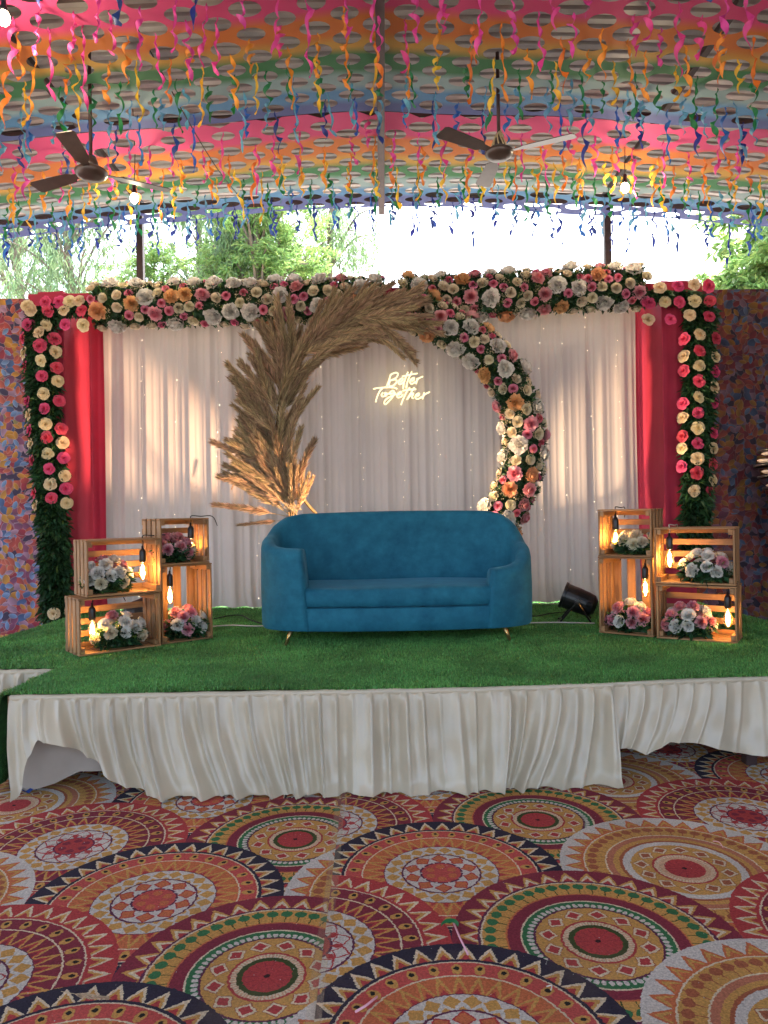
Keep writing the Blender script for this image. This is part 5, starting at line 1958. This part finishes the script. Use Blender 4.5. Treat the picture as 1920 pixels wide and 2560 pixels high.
# ================================================================ stacked chairs at the edge of the shaded print
pad = MB()
pad.lathe([(0.0, -0.026), (0.10, -0.024), (0.165, -0.014), (0.18, 0.0), (0.165, 0.014), (0.10, 0.024), (0.0, 0.026)], 22, Matrix.Diagonal((1.55, 0.95, 1, 1)))
PAD = pad.mesh('chair_pad', M['cream_seat'], True)
ring = MB()
ring.tube([(0.30 * math.cos(a), 0.182 * math.sin(a), 0.008 * math.sin(2 * a)) for a in np.linspace(0, 2 * math.pi, 29)], 0.013, 6, cap=False)
RING = ring.mesh('seat_ring', M['black'], True)
bk = MB()
bk.tube(smooth_path([(0.22, -0.15, 0.0), (0.36, -0.16, 0.22), (0.41, -0.11, 0.38), (0.42, 0.0, 0.42), (0.41, 0.11, 0.38), (0.36, 0.16, 0.22), (0.22, 0.15, 0.0)], 4), 0.012, 6)
BACK = bk.mesh('back_hoop', M['black'], True)
lg = MB()
lg.tube([(0, 0, 0), (0.0, 0.0, -0.43)], 0.012, 6)
LEG = lg.mesh('chair_leg', M['black'], True)
CW = ['bottom', 'second', 'third', 'fourth', 'fifth', 'sixth', 'seventh', 'eighth', 'ninth', 'tenth', 'eleventh', 'twelfth', 'thirteenth', 'fourteenth', 'fifteenth', 'topmost']
for i in range(16):
    t = i / 15
    rr = random.Random(i)
    z = 0.445 + i * 0.0945
    x = 3.63 + 0.40 * (1 - t) + rr.uniform(-0.03, 0.03)
    root = empty('stacking_chair', (x, 6.62 + rr.uniform(-.02, .02), z - 0.44), rr.uniform(-0.1, 0.1), '%s black hoop chair with pale pad in the stack by the shaded print' % CW[i], 'chair', 'stacked chairs')
    inst('seat_pad', PAD, root, (0, 0, 0.455), Quaternion((0, 1, 0), rr.uniform(-0.09, 0.09)))
    inst('seat_ring', RING, root, (0, 0, 0.44), Quaternion((0, 1, 0), rr.uniform(-0.09, 0.09)))
    inst('back_hoop', BACK, root, (0, 0, 0.44))
    for sx in (-1, 1):
        for sy in (-1, 1):
            inst('leg', LEG, root, (sx * 0.085 + 0.06, sy * 0.12, 0.438))

# ================================================================ trees beyond the canopy
def tree(name, label, x, y, h, rx, rz, zc, nleaf, mat_, seed, droop, ll, lw):
    rr = random.Random(seed)
    rng = np.random.default_rng(seed)
    root = empty(name, (x, y, -0.012), label=label, cat='tree', group='trees behind the canopy')
    b_ = MB()
    lean = rr.uniform(-.4, .4)
    tp = [Vector((lean * t * t + 0.12 * math.sin(t * 7 + seed), 0.1 * math.sin(t * 5), h * 0.92 * t)) for t in np.linspace(0, 1, 12)]
    b_.tube(tp, [0.17 * (1 - 0.88 * t) + 0.012 for t in np.linspace(0, 1, 12)], 8)
    b_.build('trunk', M['bark'], root, smooth=True)
    pos, dr = [], []
    lb = MB()
    nl = 46
    per = nleaf // (nl * 9)
    for k in range(nl):
        a = rr.uniform(0, 6.28)
        u = rr.uniform(-0.95, 1.0)
        rad = rx * math.sqrt(max(0.03, 1 - u * u)) * rr.uniform(0.35, 1.0)
        end = Vector((math.cos(a) * rad + lean * 0.5, math.sin(a) * rad, zc + u * rz))
        zt_ = max(0.5, min(h * 0.88, end.z - rr.uniform(0.3, 1.4)))
        t0 = zt_ / (h * 0.92)
        st_ = tp[min(11, int(t0 * 11))]
        mid = st_.lerp(end, 0.55) + Vector((0, 0, rr.uniform(0.1, 0.5)))
        br = smooth_path([st_, mid, end], 5)
        lb.tube(br, [0.035 * (1 - 0.85 * q / (len(br) - 1)) + 0.004 for q in range(len(br))], 5)
        for j in range(9):                       # twigs along each limb
            c = br[rr.randint(len(br) // 3, len(br) - 1)] + Vector((rr.gauss(0, .22), rr.gauss(0, .22), rr.gauss(0, .15)))
            L = rr.uniform(0.5, 1.3) if droop else rr.uniform(0.25, 0.6)
            dv = Vector((rr.gauss(0, .22), rr.gauss(0, .22), -1)) if droop else Vector((rr.gauss(0, 1), rr.gauss(0, 1), rr.gauss(0.1, .7))).normalized()
            for q in range(per):
                s = rr.random()
                pos.append(tuple(c + dv * (L * s) + Vector((rr.gauss(0, .05), rr.gauss(0, .05), rr.gauss(0, .04)))))
                e = Vector((rr.gauss(0, .55), rr.gauss(0, .55), -1.0)) if droop else (dv + Vector((rr.gauss(0, .8), rr.gauss(0, .8), rr.gauss(-.2, .6))))
                dr.append(tuple(e))
    lb.build('limbs', M['bark'], root, smooth=True)
    pos, dr = np.array(pos), np.array(dr)
    V, T = leaf_arrays(pos, dr, np.full(len(pos), ll), np.full(len(pos), lw), rng, 0.2, 0.1)
    tag(np_mesh('crown', V, T, M[mat_], root), kind='stuff')
    return root
gum = [(-8.3, 17.0, 11.0, 1.7, 3.4, 6.8, 10000, 'sparse drooping gum tree by the pale print, thin foliage with wide gaps'),
       (-6.5, 15.5, 10.5, 1.4, 3.2, 6.6, 14000, 'drooping gum tree with thin hanging twigs next to the rear post'),
       (-4.7, 19.0, 13.0, 1.8, 4.2, 8.0, 24000, 'tall drooping gum tree just behind the rear post'),
       (-3.2, 16.5, 11.5, 1.4, 3.7, 7.3, 22000, 'drooping gum tree between the two bushy light green trees'),
       (-1.15, 18.0, 12.5, 1.25, 4.0, 7.6, 20000, 'drooping gum tree at the edge of the open white sky')]
for i, (x, y, h, rx, rz, zc, nl_, lab) in enumerate(gum):
    tree('gum_tree', lab, x, y, h, rx, rz, zc, nl_, 'tree_leaf', 60 + i, True, 0.17, 0.026)
bushy = [(-5.3, 17.5, 8.6, 1.3, 2.2, 5.8, 24000, 'rounded light green tree behind the left rear post'),
         (-2.45, 15.5, 9.0, 1.75, 2.7, 6.2, 40000, 'dense light green bushy tree behind the pampas plumes')]
for i, (x, y, h, rx, rz, zc, nl_, lab) in enumerate(bushy):
    tree('bushy_tree', lab.replace('left ', ''), x, y, h, rx, rz, zc, nl_, 'tree_leaf_light', 80 + i, False, 0.12, 0.035)
tree('broadleaf_tree', 'bright green broadleaf tree rising behind the shaded petal print', 6.75, 12.0, 8.2, 1.55, 2.3, 5.0, 26000, 'tree_leaf_light', 95, False, 0.17, 0.055)

# ================================================================ litter on the carpet
def FL(x, y, z=0.012):
    lo, hi = 1.0, 7.0
    for _ in range(40):
        mid = (lo + hi) / 2
        if P(x, y, mid).z > 0.0:
            lo = mid
        else:
            hi = mid
    p = P(x, y, (lo + hi) / 2)
    return Vector((p.x, p.y, z))
def scrap(name, label, pts, r, m, cat):
    b_ = MB()
    b_.tube(pts, r, 6)
    tag(b_.build(name, m, smooth=True), label, cat)
scrap('drinking_straw', 'pink striped drinking straw lying on the carpet by the green paper scrap', [FL(980, 2001), FL(992, 2030), FL(1011, 2070)], 0.0035, M['softpink'], 'straw')
scrap('paper_stick', 'pale pink paper stick lying on the navy mandala edge', [FL(768, 2195), FL(790, 2182), FL(815, 2162)], 0.0035, M['softpink'], 'stick')
b_ = MB()
pp = smooth_path([FL(952, 2012), FL(962, 2004), FL(980, 2003), FL(990, 2012)], 4)
b_.grid(len(pp), 2, lambda i, j: pp[i] + Vector((0.004 * j, 0.014 * j, 0.003 + 0.006 * j)))
tag(b_.build('paper_scrap', STREAM['green']), 'curled green paper scrap lying beside the pink straw', 'paper')
b_ = MB()
a = FL(56, 1716)
b_.grid(5, 4, lambda i, j: a + Vector(((i - 2) * 0.02, (j - 1.5) * 0.02 + 0.02, 0.008 + 0.012 * math.sin(i * 1.7 + j * 2.1))))
tag(b_.build('paper_scrap', STREAM['violet']), 'crumpled blue paper scrap by the steel stage leg', 'paper')
rr = random.Random(9)
o = bpy.data.objects.new('pampas_tuft', PLUME[1])
COL.objects.link(o)
p0, p1 = FL(165, 2159, 0.015), FL(262, 2178, 0.015)
o.location = p0 - (p1 - p0) * 0.35
o.rotation_mode = 'QUATERNION'
o.rotation_quaternion = (p1 - p0).to_track_quat('Z', 'X')
o.scale = (0.13, 0.13, 0.15)
tag(o, 'flattened pampas tuft dropped on the navy mandala of the carpet', 'dried grass')
for (x, y, dx, dy, lab) in [(1095, 1764, 14, 6, 'short white thread on the green ringed mandala'), (1180, 2140, 10, 8, 'pale thread lying near the pink straw'), (1540, 1823, 22, 14, 'pink thread on the cream and gold mandala'), (630, 1728, 14, -10, 'white thread on the carpet below the skirt')]:
    a, c = FL(x, y), FL(x + dx, y + dy)
    scrap('loose_thread', lab, smooth_path([a, a.lerp(c, 0.4) + Vector((0.012, 0.006, 0.003)), c], 4), 0.0016, M['softpink'] if 'pink thread' in lab else M['white_cable'], 'thread')
rng = np.random.default_rng(31)
nsp = 700
sx = rng.uniform(-2.0, 2.0, nsp); sy = rng.uniform(1.9, 3.75, nsp)
sz_ = 0.0012 + 0.0018 * rng.random(nsp) ** 2
an = rng.random(nsp) * 6.28
V = np.empty((nsp, 3, 3))
for k in range(3):
    V[:, k] = np.stack([sx + np.cos(an + k * 2.1) * sz_, sy + np.sin(an + k * 2.1) * sz_, 0.0065 + 0.003 * rng.random(nsp)], 1)
tag(np_mesh('glitter_specks', V.reshape(-1, 3), np.arange(nsp * 3).reshape(-1, 3), M['white_cable']), 'fine white glitter specks scattered over the carpet', 'glitter', kind='stuff')
